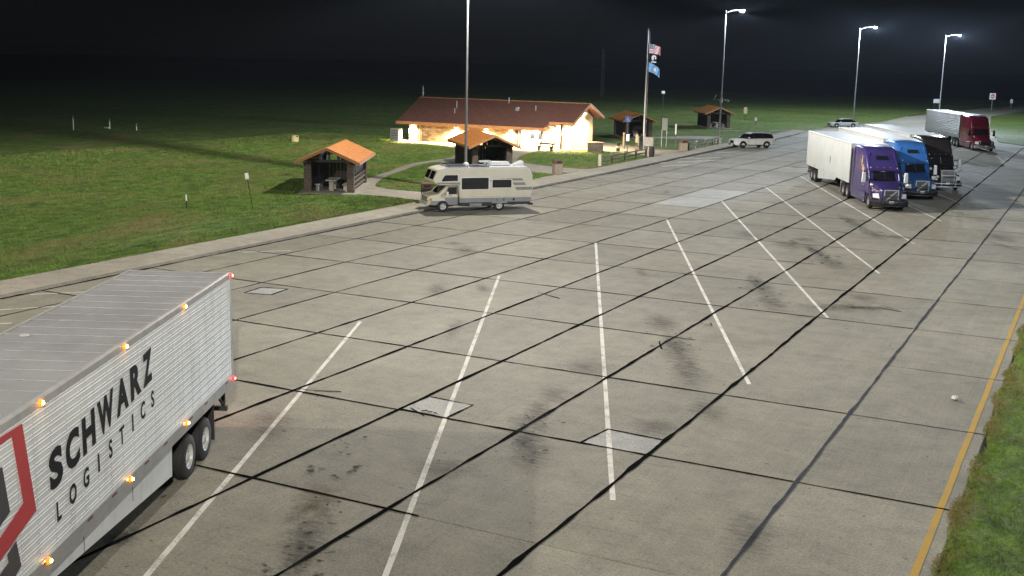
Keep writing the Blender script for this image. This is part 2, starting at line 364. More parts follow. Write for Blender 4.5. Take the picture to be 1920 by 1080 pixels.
# poured tar over the joints: wandering strips
def wob_strip(pts, w, z, wob=.02, step=.35, wvar=.25):
    mb = MB(); out = []
    for (x0, y0), (x1, y1) in zip(pts[:-1], pts[1:]):
        L = math.hypot(x1-x0, y1-y0); n = max(2, int(L/step))
        for i in range(n): out.append((x0+(x1-x0)*i/n, y0+(y1-y0)*i/n))
    out.append(pts[-1]); n = len(out)
    ph = [rng.uniform(0, 6.28) for _ in range(4)]; vs = []
    for i, (x, y) in enumerate(out):
        a = out[max(0, i-1)]; b = out[min(n-1, i+1)]; dx, dy = b[0]-a[0], b[1]-a[1]; l = math.hypot(dx, dy) or 1; nx, ny = -dy/l, dx/l
        d = i*step
        off = wob*(.45*math.sin(d*.21+ph[0])+.4*math.sin(d*.83+ph[1])+.35*math.sin(d*2.3+ph[2]))+rng.uniform(-.3, .3)*wob
        ww = w/2*(1+wvar*math.sin(d*.8+ph[3])+.2*math.sin(d*3.1+ph[1])+rng.uniform(-.30, .30))
        vs += [(x+nx*(off+ww), y+ny*(off+ww), z), (x+nx*(off-ww), y+ny*(off-ww), z)]
    mb.add(vs, [(2*i, 2*i+1, 2*i+3, 2*i+2) for i in range(n-1)]); return mb
LW = {1: .055, 2: .065, 3: .06, 4: .08, 5: .09, 6: .10, 7: .095, 8: .105, 9: .08}
for j in range(1, 10):
    t = TL[j]; grey = (j == 9)
    wob_strip([(t, 2), (t, 62), (t, 160 if j != 9 else 130)], LW[j], .013, .020 if j >= 7 else .012).build('tar_seam', M['tar_grey' if grey else 'tar'], lot)
for k in range(1, nrow+1):
    s = S0+k*DS
    w = .085 if s < 28 else .07 if s < 45 else .06 if s < 80 else .05
    wob_strip([(kerb(s)+.05, s), (-27, s), (-5.6 if k % 3 else -12, s)], w, .009, .010).build('tar_seam', M['tar'], lot)
    wob_strip([(-5.6, s), (-2.0, s)], .035 if s > 27 else .06, .009, .008).build('tar_seam', M['tar_grey' if 27 < s < 48 else 'tar'], lot)
wob_strip([(kerb(s)+.09, s) for s in np.arange(0, 170, 4.)], .13, .015, .012).build('tar_seam', M['tar'], lot)
# a few wandering cracks
for pts in ([(-19.02, 41.66), (-20.33, 42.37)], [(-12.77, 40.48), (-12.15, 40.15), (-12.40, 40.61)], [(-8.38, 46.45), (-7.56, 47.10), (-6.47, 46.73)], [(-20.03, 25.74), (-19.46, 25.83), (-18.75, 26.14)], [(-16.22, 25.85), (-15.53, 25.42)], [(-13.02, 36.90), (-12.56, 35.86)]):
    wob_strip(pts, .05, .012, .03, .12).build('tar_seam', M['tar'], lot)
# square repairs, sealed round the edge
for poly in ([(-16.41, 25.62), (-16.35, 27.05), (-14.87, 26.97), (-14.92, 25.57)], [(-10.97, 25.58), (-10.80, 26.93), (-9.20, 26.83), (-9.16, 25.49)], [(-30.33, 35.68), (-30.48, 36.92), (-29.35, 37.25), (-29.17, 35.93)]):
    mb = MB(); ring_poly(mb, poly, .004); p = mb.build('repair_patch', M['conc_fresh'], lot)
    wob_strip(poly + poly[:1], .07, .0115, .012, .15).build('tar_seam', M['tar'], p)

# painted lines
def stripe(p, q, w=.125, m='stripe', z=.006, name='painted_line'):
    (x0, y0), (x1, y1) = p, q; L = math.hypot(x1-x0, y1-y0); nx, ny = -(y1-y0)/L*w/2, (x1-x0)/L*w/2
    n = max(1, int(L/.6)); mb = MB(); vs = []
    for i in range(n+1):
        f = i/n; e = rng.uniform(.92, 1.05); x, y = x0+(x1-x0)*f, y0+(y1-y0)*f
        vs += [(x+nx*e, y+ny*e, z), (x-nx*e, y-ny*e, z)]
    mb.add(vs, [(2*i, 2*i+1, 2*i+3, 2*i+2) for i in range(n)]); return mb.build(name, M[m], lot)
ENDS = [(33.89, -23.43, 2.247), (44.77, -23.46, 2.256), (56.17, -23.65, 2.275), (67.26, -23.62, 2.298), (79.12, -23.76, 2.342), (90.99, -23.85, 2.373), (102.13, -23.69, 2.42)]
ENDS += [(102.13+11.3*k, -23.7, 2.42) for k in range(1, 6)] + [(33.89-11.3*k, -23.43, 2.24) for k in (1, 2)]
for s_, t_, sl in ENDS:
    stripe((t_, s_), (-8.78, s_-sl*(-8.78-t_)), .13)
for p, q in (((-35.69, 28.38), (-34.30, 30.06)), ((-37.02, 30.85), (-35.50, 32.59)), ((-33.83, 26.86), (-33.57, 27.13)), ((-38.02, 30.27), (-37.60, 30.67)), ((-35.82, 36.68), (-33.73, 38.38)), ((-36.85, 43.31), (-35.25, 44.99))):
    stripe(p, q, .11, 'stripe')
for k in range(8):   # faded car bays beside the kerb
    s = 74+k*5.2; stripe((kerb(s)+.4, s), (kerb(s)+4.2, s-2.6), .11, 'stripe_worn')
for a, b in (((-39.17, 103.91), (-37.95, 107.25)), ((-36.93, 102.92), (-35.47, 106.36)), ((-38.74, 111.37), (-37.74, 114.80)), ((-37.30, 113.48), (-35.72, 117.48)), ((-37.98, 122.85), (-36.30, 127.38)), ((-37.32, 108.58), (-35.56, 113.34)), ((-36.04, 109.69), (-34.68, 114.11))):
    stripe(a, b, .30, 'stripe')
yl = MB(); vs = []; n = 80
for i in range(n+1):
    s = 5+i*1.2; e = rng.uniform(-.006, .006); vs += [(-2.28+e, s, .006), (-2.43+e, s, .006)]
yl.add(vs, [(2*i, 2*i+1, 2*i+3, 2*i+2) for i in range(n)]); yl.build('yellow_edge_line', M['yellow'], lot)

# stains: oil, tyre dirt, drips
def blot(c, a, b, rot, m, z):
    mb = MB(); mb.quad((-a, -b, 0), (a, -b, 0), (a, b, 0), (-a, b, 0)); o = mb.build('stain', M[m], lot)
    o.location = (c[0], c[1], z); o.rotation_euler = (0, 0, R(rot)); return o
zz = .014
for c, a, b, m in (((-14.19, 18.78), 2.0, .9, 'oil_brown'), ((-13.31, 17.35), 2.6, 1.0, 'oil_soft'), ((-12.84, 16.47), 2.2, .8, 'oil'),
    ((-11.66, 24.23), 3.0, 1.0, 'oil_soft'), ((-12.71, 26.04), 2.4, 1.2, 'oil_soft'), ((-12.25, 24.82), 1.8, .7, 'oil'), ((-13.08, 27.46), 2, .8, 'oil_soft'),
    ((-11.90, 35.84), 5.0, 1.2, 'oil_soft'), ((-12.48, 36.79), 3.4, .9, 'oil'), ((-10.79, 33.39), 3.6, 1.2, 'oil_soft'), ((-13.97, 39.72), 3.0, 1.3, 'oil_soft'),
    ((-12.38, 47.99), 5.5, 1.3, 'oil_soft'), ((-13.19, 49.91), 4.2, .9, 'oil'), ((-11.26, 45.45), 3, 1, 'oil_soft'), ((-12.58, 59.59), 6.0, 1.1, 'oil'), ((-13.17, 60.63), 4.5, .9, 'oil'), ((-11.28, 56.65), 4, 1.2, 'oil_soft'),
    ((-12.78, 71.35), 6.5, 1.1, 'oil'), ((-14.00, 74.27), 4, 1, 'oil_soft'), ((-12.16, 81.17), 6, 1, 'oil'), ((-11.32, 68.40), 4, 1, 'oil_soft'), ((-12.44, 148.26), 8, 1.6, 'oil'), ((-10.76, 91.92), 5, 1.4, 'oil_soft'), ((-8.47, 46.39), 1.2, 3.6, 'oil_brown'), ((-7.95, 46.73), .7, 2.8, 'oil'),
    ((-16.46, 15.53), .9, .8, 'oil_soft'), ((-16.47, 15.47), .8, .6, 'oil'), ((-14.55, 61.40), 3, 1.4, 'oil_soft'), ((-17.62, 63.94), 3, 1.4, 'oil_soft'), ((-13.76, 32.30), 2.2, 1.6, 'oil_soft'), ((-13.00, 22.14), 1.5, 1.5, 'oil_soft'), ((-13.37, 29.10), 2, .9, 'oil_soft'), ((-9.79, 27.80), 1.6, 1.4, 'oil_soft'), ((-9.00, 29.93), 2.4, 1.0, 'oil_soft')):
    blot(c, a, b, -66, m, zz); zz += .0004
def spots(c, n, along, across, r0, r1):
    global zz
    for k in range(n):
        u, w = rng.normal(0, along), rng.normal(0, across); d = (math.cos(R(-66)), math.sin(R(-66))); r = rng.uniform(r0, r1)
        blot((c[0]+d[0]*u-d[1]*w, c[1]+d[1]*u+d[0]*w), r*rng.uniform(.7, 1.5), r, rng.uniform(0, 180), 'drip', zz); zz += .00006
for c in ((-15.65, 20.37), (-15.61, 20.76), (-14.79, 20.31), (-14.80, 20.87), (-14.73, 21.20)): spots(c, 2, .08, .08, .16, .26)
spots((-15.86, 22.43), 9, .5, .25, .07, .14); spots((-14.19, 18.78), 10, .5, .3, .05, .13); spots((-13.42, 17.44), 12, .7, .35, .06, .20); spots((-13.02, 16.51), 10, .5, .35, .08, .24)
spots((-11.83, 24.13), 14, 1.2, .5, .05, .13); spots((-12.59, 26.12), 12, .9, .5, .05, .16); spots((-11.90, 35.84), 16, 1.8, .6, .08, .2); spots((-12.38, 47.99), 14, 2.2, .6, .1, .25); spots((-12.58, 59.59), 16, 2.4, .5, .12, .3); spots((-12.78, 71.35), 14, 2.6, .5, .14, .34)
spots((-17.68, 22.45), 1, .1, .1, .1, .14); spots((-15.90, 25.48), 5, .3, .1, .05, .1); spots((-17.32, 17.55), 1, .02, .02, .14, .18)
for k in range(150):
    r = rng.uniform(.025, .10); blot((rng.uniform(-34, -2.6), rng.uniform(14, 90)), r*rng.uniform(.7, 1.8), r, rng.uniform(0, 180), 'drip', zz); zz += .00004
for k in range(26):
    blot((rng.uniform(-32, -3), rng.uniform(20, 120)), rng.uniform(1.2, 3.8), rng.uniform(.5, 1.5), -66+rng.uniform(-14, 14), 'oil_soft', zz); zz += .00006

# kerb and sidewalk
kb = MB()
sv = list(np.arange(-20, 250, 3.0))
for a, b in zip(sv[:-1], sv[1:]):
    p = lambda s, d, z: (kerb(s)+d, s, z)
    kb.add([p(a, 0, -.1), p(a, -.02, .14), p(a, -.17, .145), p(a, -.17, -.1), p(b, 0, -.1), p(b, -.02, .14), p(b, -.17, .145), p(b, -.17, -.1)],
           [(0, 1, 5, 4), (1, 2, 6, 5), (2, 3, 7, 6)])
sw = struct('sidewalk', kb, M['walk'])
pv = list(np.arange(-20, 178, 3.0))
for a, b in zip(pv[:-1], pv[1:]):
    gp = .01; mb = MB(); a2, b2 = a+gp, b-gp; ka, kb_ = kerb(a2), kerb(b2)
    mb.add([(ka-WALKW, a2, 0), (ka-.18, a2, 0), (kb_-.18, b2, 0), (kb_-WALKW, b2, 0), (ka-WALKW, a2, .14), (ka-.18, a2, .14), (kb_-.18, b2, .14), (kb_-WALKW, b2, .14)],
           [(4, 5, 6, 7), (0, 1, 5, 4), (1, 2, 6, 5), (2, 3, 7, 6), (3, 0, 4, 7)])
    mb.build('panel', M['walk'], sw)

# the main lawn: a gently uneven sheet behind the sidewalk
def undul(x, y): return .03*math.sin(x*.31+y*.17)+.025*math.sin(x*.13-y*.29+1.1)
ln = MB(); ys = list(np.arange(-30, 420, 4.0)); ts = [0, 1.2, 3, 6, 10, 15, 21, 28, 36, 46, 58, 72, 90, 112, 140, 175, 220, 280]
vs = []
for y in ys:
    for d in ts:
        x = kerb(y)-(WALKW if y < 176 else .45)+.02-d
        vs.append((x, y, .10+(undul(x, y) if d > 1.5 and not (50 < y < 140 and d < 40) else -.0)))
nt_ = len(ts)
ln.add(vs, [(i*nt_+j, i*nt_+j+1, (i+1)*nt_+j+1, (i+1)*nt_+j) for i in range(len(ys)-1) for j in range(nt_-1)])
struct('lawn', ln, M['grass'], smooth=60)

# concrete footpaths between the shelters, the hall and the sidewalk
PATH = [(-49.70, 64.43), (-47.87, 65.04), (-46.23, 65.90), (-43.31, 66.17), (-40.56, 65.61), (-40.50, 68.31), (-40.06, 73.17), (-40.11, 81.31), (-40.65, 89.37), (-40.45, 96.47), (-40.85, 109.51), (-40.57, 121.47), (-41.70, 122.42), (-44.69, 121.69), (-48.14, 124.85), (-53.59, 128.32),
        (-53.99, 127.33), (-57.58, 126.28), (-62.37, 121.61), (-72.11, 118.25), (-74.32, 116.06), (-71.76, 111.29), (-65.00, 109.99), (-60.39, 106.18), (-57.55, 99.70), (-56.19, 96.79), (-56.10, 92.98), (-55.81, 88.87), (-54.63, 85.15), (-53.52, 82.00), (-52.12, 77.67), (-51.44, 75.53), (-50.99, 73.84), (-51.15, 73.21), (-53.97, 71.44), (-49.70, 64.43)][:-1]
pm = MB(); ring_poly(pm, PATH, .125); pa = pm.mesh('path', M['walk'])
bm = bmesh.new(); bm.from_mesh(pa); bmesh.ops.triangulate(bm, faces=bm.faces); bm.to_mesh(pa); bm.free()
o = link('path', pa); o['kind'] = 'structure'
pm = MB(); ring_poly(pm, [(-56.27, 140.97), (-52.23, 145.05), (-49.12, 148.95), (-46.07, 149.82), (-44.39, 144.42), (-47.35, 141.49), (-51.35, 140.24), (-54.91, 136.69)], .125); o = link('path', pm.mesh('path', M['walk'])); o['kind'] = 'structure'
pm = MB(); ring_poly(pm, [(-50.54, 164.17), (-42.55, 174.52), (-42.18, 173.06), (-50.12, 162.83)], .125); o = link('path', pm.mesh('path', M['walk'])); o['kind'] = 'structure'

def cat_rom(P, n=6):
    out = []; m = len(P)
    for i in range(m):
        p0, p1, p2, p3 = (np.array(P[(i+k-1) % m]) for k in range(4))
        for j in range(n):
            t = j/n; out.append(tuple(.5*((2*p1)+(-p0+p2)*t+(2*p0-5*p1+4*p2-p3)*t*t+(-p0+3*p1-3*p2+p3)*t**3)))
    return out
ISL1 = cat_rom([(-48.18, 71.72), (-50.63, 76.72), (-52.24, 81.27), (-54.42, 87.99), (-54.55, 91.37), (-52.79, 91.47), (-50.42, 90.04), (-47.35, 89.35), (-43.74, 88.62), (-41.13, 87.81), (-40.94, 85.97), (-40.56, 82.23), (-40.67, 77.67), (-41.12, 71.91), (-41.50, 69.54), (-43.08, 69.97), (-44.98, 69.98), (-46.84, 70.50)], 5)
ISL2 = cat_rom([(-50.37, 99.53), (-52.22, 104.48), (-52.93, 108.76), (-52.06, 112.88), (-49.61, 115.14), (-46.71, 114.90), (-44.06, 113.59), (-42.06, 112.26), (-41.21, 110.45), (-40.82, 103.24), (-40.65, 97.31), (-40.99, 94.69), (-43.55, 94.52), (-46.56, 95.75), (-48.75, 97.13)], 5)
for P in (ISL1, ISL2):
    mb = MB(); mb.prism(P, 'z', .09, .15); me = mb.mesh('lawn', M['grass'])
    bm = bmesh.new(); bm.from_mesh(me); bmesh.ops.triangulate(bm, faces=[f for f in bm.faces if len(f.verts) > 4]); bm.to_mesh(me); bm.free()
    o = link('lawn', me); o['kind'] = 'structure'

# verges right of the lot and beside the ramp
vg = MB(); yy = list(np.arange(-20, 150, .5)); vs = []
for y in yy:
    j = -1.98 + .05*math.sin(y*1.7)+.06*math.sin(y*.63+1)+rng.uniform(-.05, .05)
    vs += [(j, y, .0), (j+.35, y, .035), (4, y, .05), (16, y, .05)]
vg.add(vs, [(4*i+k, 4*i+k+1, 4*i+k+5, 4*i+k+4) for i in range(len(yy)-1) for k in range(3) if not (yy[i] > 98 and k > 0)])
struct('verge', vg, M['verge'], smooth=60)
mb = MB(); tri = [(-9.4, 165), (-13, 171), (-18, 215), (-22.3, 268), (-18.6, 312), (-11, 372), (60, 372), (60, 120), (8, 150)]
mb.prism(tri, 'z', -.09, .04); struct('verge', mb, M['grass'])

# grass blades: uncountable, one mesh for each lawn
def blades(name, pts, h, w, m, z, clump=3):
    n = len(pts); pts = np.asarray(pts); k = clump
    ang = rng.uniform(0, 6.283, (n, k)); hh = h*rng.uniform(.5, 1.25, (n, k)); ww = w*rng.uniform(.6, 1.2, (n, k)); lean = rng.uniform(.2, 1.0, (n, k))*hh; la = rng.uniform(0, 6.283, (n, k))
    cx = pts[:, None, 0]+rng.normal(0, w*1.2, (n, k)); cy = pts[:, None, 1]+rng.normal(0, w*1.2, (n, k)); zz = np.full((n, k), z) if np.isscalar(z) else np.repeat(z[:, None], k, 1)
    V = np.empty((n, k, 3, 3), np.float32)
    V[:, :, 0] = np.stack([cx-np.cos(ang)*ww/2, cy-np.sin(ang)*ww/2, zz], -1); V[:, :, 1] = np.stack([cx+np.cos(ang)*ww/2, cy+np.sin(ang)*ww/2, zz], -1)
    V[:, :, 2] = np.stack([cx+np.cos(la)*lean, cy+np.sin(la)*lean, zz+hh], -1)
    T = n*k; me = bpy.data.meshes.new(name); me.vertices.add(T*3); me.vertices.foreach_set('co', V.ravel())
    me.loops.add(T*3); me.loops.foreach_set('vertex_index', np.arange(T*3, dtype=np.int32))
    me.polygons.add(T); me.polygons.foreach_set('loop_start', np.arange(0, T*3, 3, dtype=np.int32)); me.polygons.foreach_set('loop_total', np.full(T, 3, np.int32))
    me.materials.append(M[m]); me.update(); me.validate()
    return tag(link(name, me), kind='stuff')
def inside(P, pts):
    x, y = pts[:, 0], pts[:, 1]; r = np.zeros(len(pts), bool); n = len(P)
    for i in range(n):
        x0, y0 = P[i]; x1, y1 = P[(i+1) % n]
        c = ((y0 > y) != (y1 > y)) & (x < (x1-x0)*(y-y0)/(y1-y0+1e-12)+x0); r ^= c
    return r
n = 36000; y = 15+rng.random(n)**1.4*45; x = -2.02+rng.random(n)**1.2*3.6+.09*np.sin(y*1.9)+.06*np.sin(y*.63+1)
blades('grass', np.stack([x, y], 1), .075, .022, 'blade_verge', .015)
def lawn_pts(n, d0, d1, y0, y1, pw=1.6):
    y = rng.uniform(y0, y1, n); d = d0+rng.random(n)**pw*(d1-d0); kx = np.interp(y, [p[0] for p in KERB], [p[1] for p in KERB])
    return np.stack([kx-WALKW-.03-d, y], 1)
lp = lawn_pts(150000, 0, 48, 24, 118); lp = lp[~inside(PATH, lp)]
PAD = [(-49.43, 63.83), (-46.29, 66.25), (-51.54, 74.93), (-54.59, 72.47)]
lp = lp[~inside(PAD, lp)]
blades('grass', lp, .085, .055, 'blade', .10, 2)
for P in (ISL1, ISL2):
    A = np.array(P); n = 9000; q = np.stack([rng.uniform(A[:, 0].min(), A[:, 0].max(), n), rng.uniform(A[:, 1].min(), A[:, 1].max(), n)], 1)
    blades('grass', q[inside(P, q)], .06, .06, 'blade', .15, 2)
# ------------------------------------------------------------------ lamp standards
def lamp_pole(loc, h, arms, label, power, color, cut=(.11, .29), group='lamp standards along the lot'):
    t = thing('lamp_post', label, 'lamp post', loc, 0, group)
    mb = MB(); mb.tube((0, 0, .1), (0, 0, h), .115, .06, 10); mb.build('pole', M['galv'], t, smooth=40)
    mb = MB(); mb.lathe([(.28, 0), (.28, .55), (.24, .62), (0, .62)], (0, 0, 0), 'z', 14); mb.build('footing', M['tablec'], t, smooth=40)
    for az, reach in arms:
        dx, dy = math.cos(R(az)), math.sin(R(az))
        mb = MB(); mb.pipe([(0, 0, h-.25), (dx*reach*.5, dy*reach*.5, h+.05), (dx*reach, dy*reach, h+.1)], .04, 8); mb.build('arm', M['galv'], t, smooth=40)
        hx, hy = dx*(reach+.35), dy*(reach+.35)
        mb = MB(); mb.box(-.38, .38, -.19, .19, .02, .13, taper=.05); head = mb.build('lamp_head', M['galv'], t, bevel=.02)
        head.location = (hx, hy, h+.06); head.rotation_euler = (0, 0, R(az))
        mb = MB(); mb.loft([[(.33*k*math.cos(a), .15*k*math.sin(a), z) for a in np.linspace(0, 6.283, 13)[:-1]] for k, z in ((1, .018), (.97, -.06), (.8, -.14), (.4, -.185))]); mb.build('lens', M['lamp_face'], head, smooth=60)
        L = bpy.data.lights.new('lamp_light', 'POINT'); L.energy = power*LAMP; L.color = color; L.shadow_soft_size = .12; L.use_nodes = True
        nt = L.node_tree; em = nt.nodes['Emission']; ge = nt.nodes.new('ShaderNodeNewGeometry'); sp = nt.nodes.new('ShaderNodeSeparateXYZ')
        nt.links.new(ge.outputs['Incoming'], sp.inputs[0]); c = _math(nt, 'ABSOLUTE', sp.outputs[2])
        # roadway optic: throws more light outwards so the ground is lit evenly
        i = _math(nt, 'MINIMUM', _math(nt, 'POWER', _math(nt, 'MAXIMUM', c, .01), -2.3), 14.0)
        mr = nt.nodes.new('ShaderNodeMapRange'); mr.interpolation_type = 'SMOOTHSTEP'; nt.links.new(c, mr.inputs[0]); mr.inputs[1].default_value = cut[0]; mr.inputs[2].default_value = cut[1]
        nt.links.new(_math(nt, 'MULTIPLY', i, mr.outputs[0]), em.inputs['Strength'])
        lo = bpy.data.objects.new('lamp_light', L); col.objects.link(lo); lo.parent = head; lo.location = (0, 0, -.34)
    return t
COOL = (.86, .93, 1.0); NEUT = (1.0, .95, .87)
lamp_pole((.35, -.55), 14.4, [(152, 1.0)], 'tall lamp post at the near grass verge, just out of frame', 3700, (1.0, .95, .84))
lamp_pole((-40.9, 12.0), 15.9, [(0, 1.6)], 'tall lamp post by the sidewalk left of the trailer, out of frame', 2900, (1.0, .93, .80))
lamp_pole((-41.07, 72.79), 15.9, [(-20, 1.6)], 'tall grey lamp post behind the parked motorhome', 8200, NEUT)
pD = lamp_pole((-42.18, 137.88), 15.9, [(0, 1.6)], 'tall pale lamp post with side brackets by the far rail fence', 2800, COOL, (.06, .20))
mb = MB(); mb.box(-.14, .14, -.14, .14, 5.0, 5.5); bk = mb.build('bracket', M['galv'], pD)
for pq in (((-.9, 0, 5.35), (.9, 0, 5.35), .04), ((-.95, 0, 5.3), (-.65, 0, 5.9), .09), ((.5, .1, 5.3), (.95, .1, 5.2), .1)): mb = MB(); mb.tube(*pq); mb.build('camera_arm', M['galv'], bk)
mb = MB(); mb.box(-.35, .35, -.3, .3, 0, .75); mb.build('base_cabinet', M['tablec'], pD, bevel=.02)
lamp_pole((2.6, 66.0), 15.9, [(180, 1.6)], 'tall lamp post on the right verge beyond the yellow line, out of frame', 2700, COOL, (.20, .36))
lamp_pole((-37.06, 194.35), 15.9, [(-27, 2.6)], 'tall lamp post with lit head behind the white sedan', 5500, (.74, .87, 1.0), (-.2, -.1))
lamp_pole((-28.68, 233.42), 15.9, [(-27, 2.5)], 'tall lamp post with lit head behind the maroon truck', 8000, (.74, .87, 1.0), (-.2, -.1))

# ------------------------------------------------------------------ picnic shelters
def shelter(loc, rz, label, table_label, detail=True, solid=True):
    t = thing('picnic_shelter', label, 'picnic shelter', (*loc, .12), rz, 'picnic shelters on the lawn')
    W, L, ez, pk = 2.2, 9.0, 2.12, 3.08; x0 = -.9
    mb = MB(); mb.box(-1.0, L-.8, -2.0, 2.0, -.1, .03); mb.build('floor_slab', M['walk'], t)
    for side in (-1, 1):
        mb = MB(); th = .09
        mb.add([(x0, 0, pk), (x0+L, 0, pk), (x0+L, side*W, ez), (x0, side*W, ez), (x0, 0, pk+th), (x0+L, 0, pk+th), (x0+L, side*(W+.02), ez+th), (x0, side*(W+.02), ez+th)],
               [(0, 1, 2, 3), (4, 5, 6, 7), (0, 1, 5, 4), (1, 2, 6, 5), (2, 3, 7, 6), (3, 0, 4, 7)])
        rf = mb.build('roof_slope', M['shed_roof'], t)
        # shingle courses: proud steps down the slope
        if detail:
            mb = MB(); nC = 9
            for c in range(nC):
                f0, f1 = c/nC, (c+1)/nC
                y0, z0 = side*W*f0, pk+th-(pk-ez)*f0; y1, z1 = side*(W+.03)*f1, pk+th-(pk-ez)*f1
                mb.add([(x0+.02, y0, z0+.004), (x0+L-.02, y0, z0+.004), (x0+L-.02, y1, z1+.028), (x0+.02, y1, z1+.028), (x0+.02, y1, z1), (x0+L-.02, y1, z1)], [(0, 1, 2, 3), (3, 2, 5, 4), (0, 3, 4), (1, 5, 2)])
            mb.build('shingle_courses', M['shed_roof'], rf)['kind'] = 'stuff'
        for xe in (x0-.05, x0+L):
            mb = MB(); mb.add([(xe, 0, pk-.08), (xe, side*(W+.02), ez-.12), (xe, side*(W+.02), ez+.10), (xe, 0, pk+.12)]+[(xe+.05, 0, pk-.08), (xe+.05, side*(W+.02), ez-.12), (xe+.05, side*(W+.02), ez+.10), (xe+.05, 0, pk+.12)],
                              [(0, 1, 2, 3), (4, 5, 6, 7), (0, 1, 5, 4), (1, 2, 6, 5), (2, 3, 7, 6), (3, 0, 4, 7)])
            mb.build('fascia', M['fascia'], t)
        mb = MB(); mb.box(x0, x0+L, side*W-.03+(.05 if side > 0 else -.05), side*W+.03+(.05 if side > 0 else -.05), ez-.10, ez+.09); mb.build('fascia', M['fascia'], t)
        for xp in (.18, 6.9):
            mb = MB(); z = 0.0; k = 0
            while z < 2.0:      # block courses, each a little in or out
                e = rng.uniform(-.012, .012); mb.box(xp-.24+e, xp+.24+e, side*1.5-.24-e, side*1.5+.24-e, .03+z, .03+z+.19); z += .20; k += 1
            mb.build('pier', M['stone'], t)
            mb = MB(); mb.box(xp-.3, xp+.3, side*1.5-.3, side*1.5+.3, 2.031, 2.10); mb.build('pier_cap', M['dark_wood'], t)
    mb = MB(); mb.box(x0+.1, x0+L-.1, -.08, .08, pk-.30, pk-.06); mb.build('ridge_beam', M['dark_wood'], t)
    for side in (-1, 1):
        mb = MB(); mb.box(x0+.1, x0+L-.1, side*1.5-.09, side*1.5+.09, 2.10, 2.32); mb.build('eave_beam', M['dark_wood'], t)
    for xp in (.18, 6.9):
        mb = MB(); mb.box(xp-.07, xp+.07, -1.5, 1.5, 2.11, 2.29); mb.box(xp-.06, xp+.06, -.75, -.55, 2.29, 2.68); mb.box(xp-.06, xp+.06, -.06, .06, 2.29, 2.8); mb.build('truss', M['dark_wood'], t)
    # boarded screens between the back piers and along the sides
    def boards(axis, fixed, a, b, z0, z1, n):
        for i in range(n):
            f0, f1 = a+(b-a)*i/n+.006, a+(b-a)*(i+1)/n-.006; e = rng.uniform(-.008, .008)
            mb = MB()
            if axis == 'y': mb.box(fixed+e, fixed+e+.035, f0, f1, z0, z1)
            else: mb.box(f0, f1, fixed+e, fixed+e+.035, z0, z1)
            mb.build('board', M['dark_wood'], t)
    boards('y', 3.6, -1.56, 1.56, .05, 2.0, 12)
    boards('y', 3.6, -1.56, -.95, 2.0, 2.38, 2); boards('y', 3.6, -.62, .05 if solid else -.30, 2.0, 2.62, 3)
    if solid: boards('y', 3.6, .35, 1.5, 2.0, 2.36, 4)
    boards('x', 1.52, .5, 6.6, .05, 2.08, 16)
    boards('x', -1.55, 2.2 if not solid else .45, 6.6, .05, 2.08 if solid else 1.98, 12)
    mb = MB()
    for z in (.25, .6, .95): mb.box(.45, 6.6, -1.66, -1.585, z, z+.09)
    mb.build('side_rail', M['wood'], t)
    # concrete table with two bench seats stands inside
    u = Vector((math.cos(R(rz)), math.sin(R(rz)))); v = Vector((-u.y, u.x)); c = Vector(loc)+u*1.7
    tb = thing('picnic_table', table_label, 'picnic table', (c.x, c.y, .15), rz, 'concrete picnic tables in the shelters')
    mb = MB(); mb.box(-1.0, 1.0, -.38, .38, .70, .79); mb.build('tabletop', M['tablec'], tb, bevel=.015)
    for x in (-.6, .6):
        mb = MB(); mb.box(x-.12, x+.12, -.16, .16, 0, .70); mb.build('leg', M['tablec'], tb)
    for s in (-1, 1):
        b = MB(); b.box(-.95, .95, s*.98-.19, s*.98+.19, .40, .48); bo = b.build('bench', M['tablec'], tb, bevel=.01)
        for x in (-.6, .6):
            b = MB(); b.box(x-.1, x+.1, s*.98-.12, s*.98+.12, 0, .40); b.build('leg', M['tablec'], bo)
    return t
shelter((-47.94, 65.58), 117, 'orange roofed open picnic shelter standing left of the motorhome', 'pale concrete picnic table inside the shelter left of the motorhome', True, False)
shelter((-46.18, 86.46), 132, 'orange roofed picnic shelter behind the motorhome and the lamp post', 'pale concrete picnic table in the shelter behind the motorhome')
s3 = shelter((-52.96, 138.56), 124, 'brown roofed picnic shelter with blue accessible sign behind the flagpole', 'pale concrete picnic table in the shelter behind the flagpole', False)
shelter((-52.45, 170.80), 120, 'small distant picnic shelter behind the pale lamp post, in the dark', 'pale concrete picnic table in the most distant shelter', False)

# ------------------------------------------------------------------ rest area hall
hall = thing('rest_area_hall', 'long low lit building with brown roof and bright walls on the lawn', 'building', (0, 0, .12), 0)
HX0, HX1, HY = -71.9, -51.5, 114.0; RY = 117.5; BY = 120.2; RZ = 4.75
def hp(name, mb, m, par=hall, **k): return mb.build(name, M[m] if isinstance(m, str) else m, par, **k)
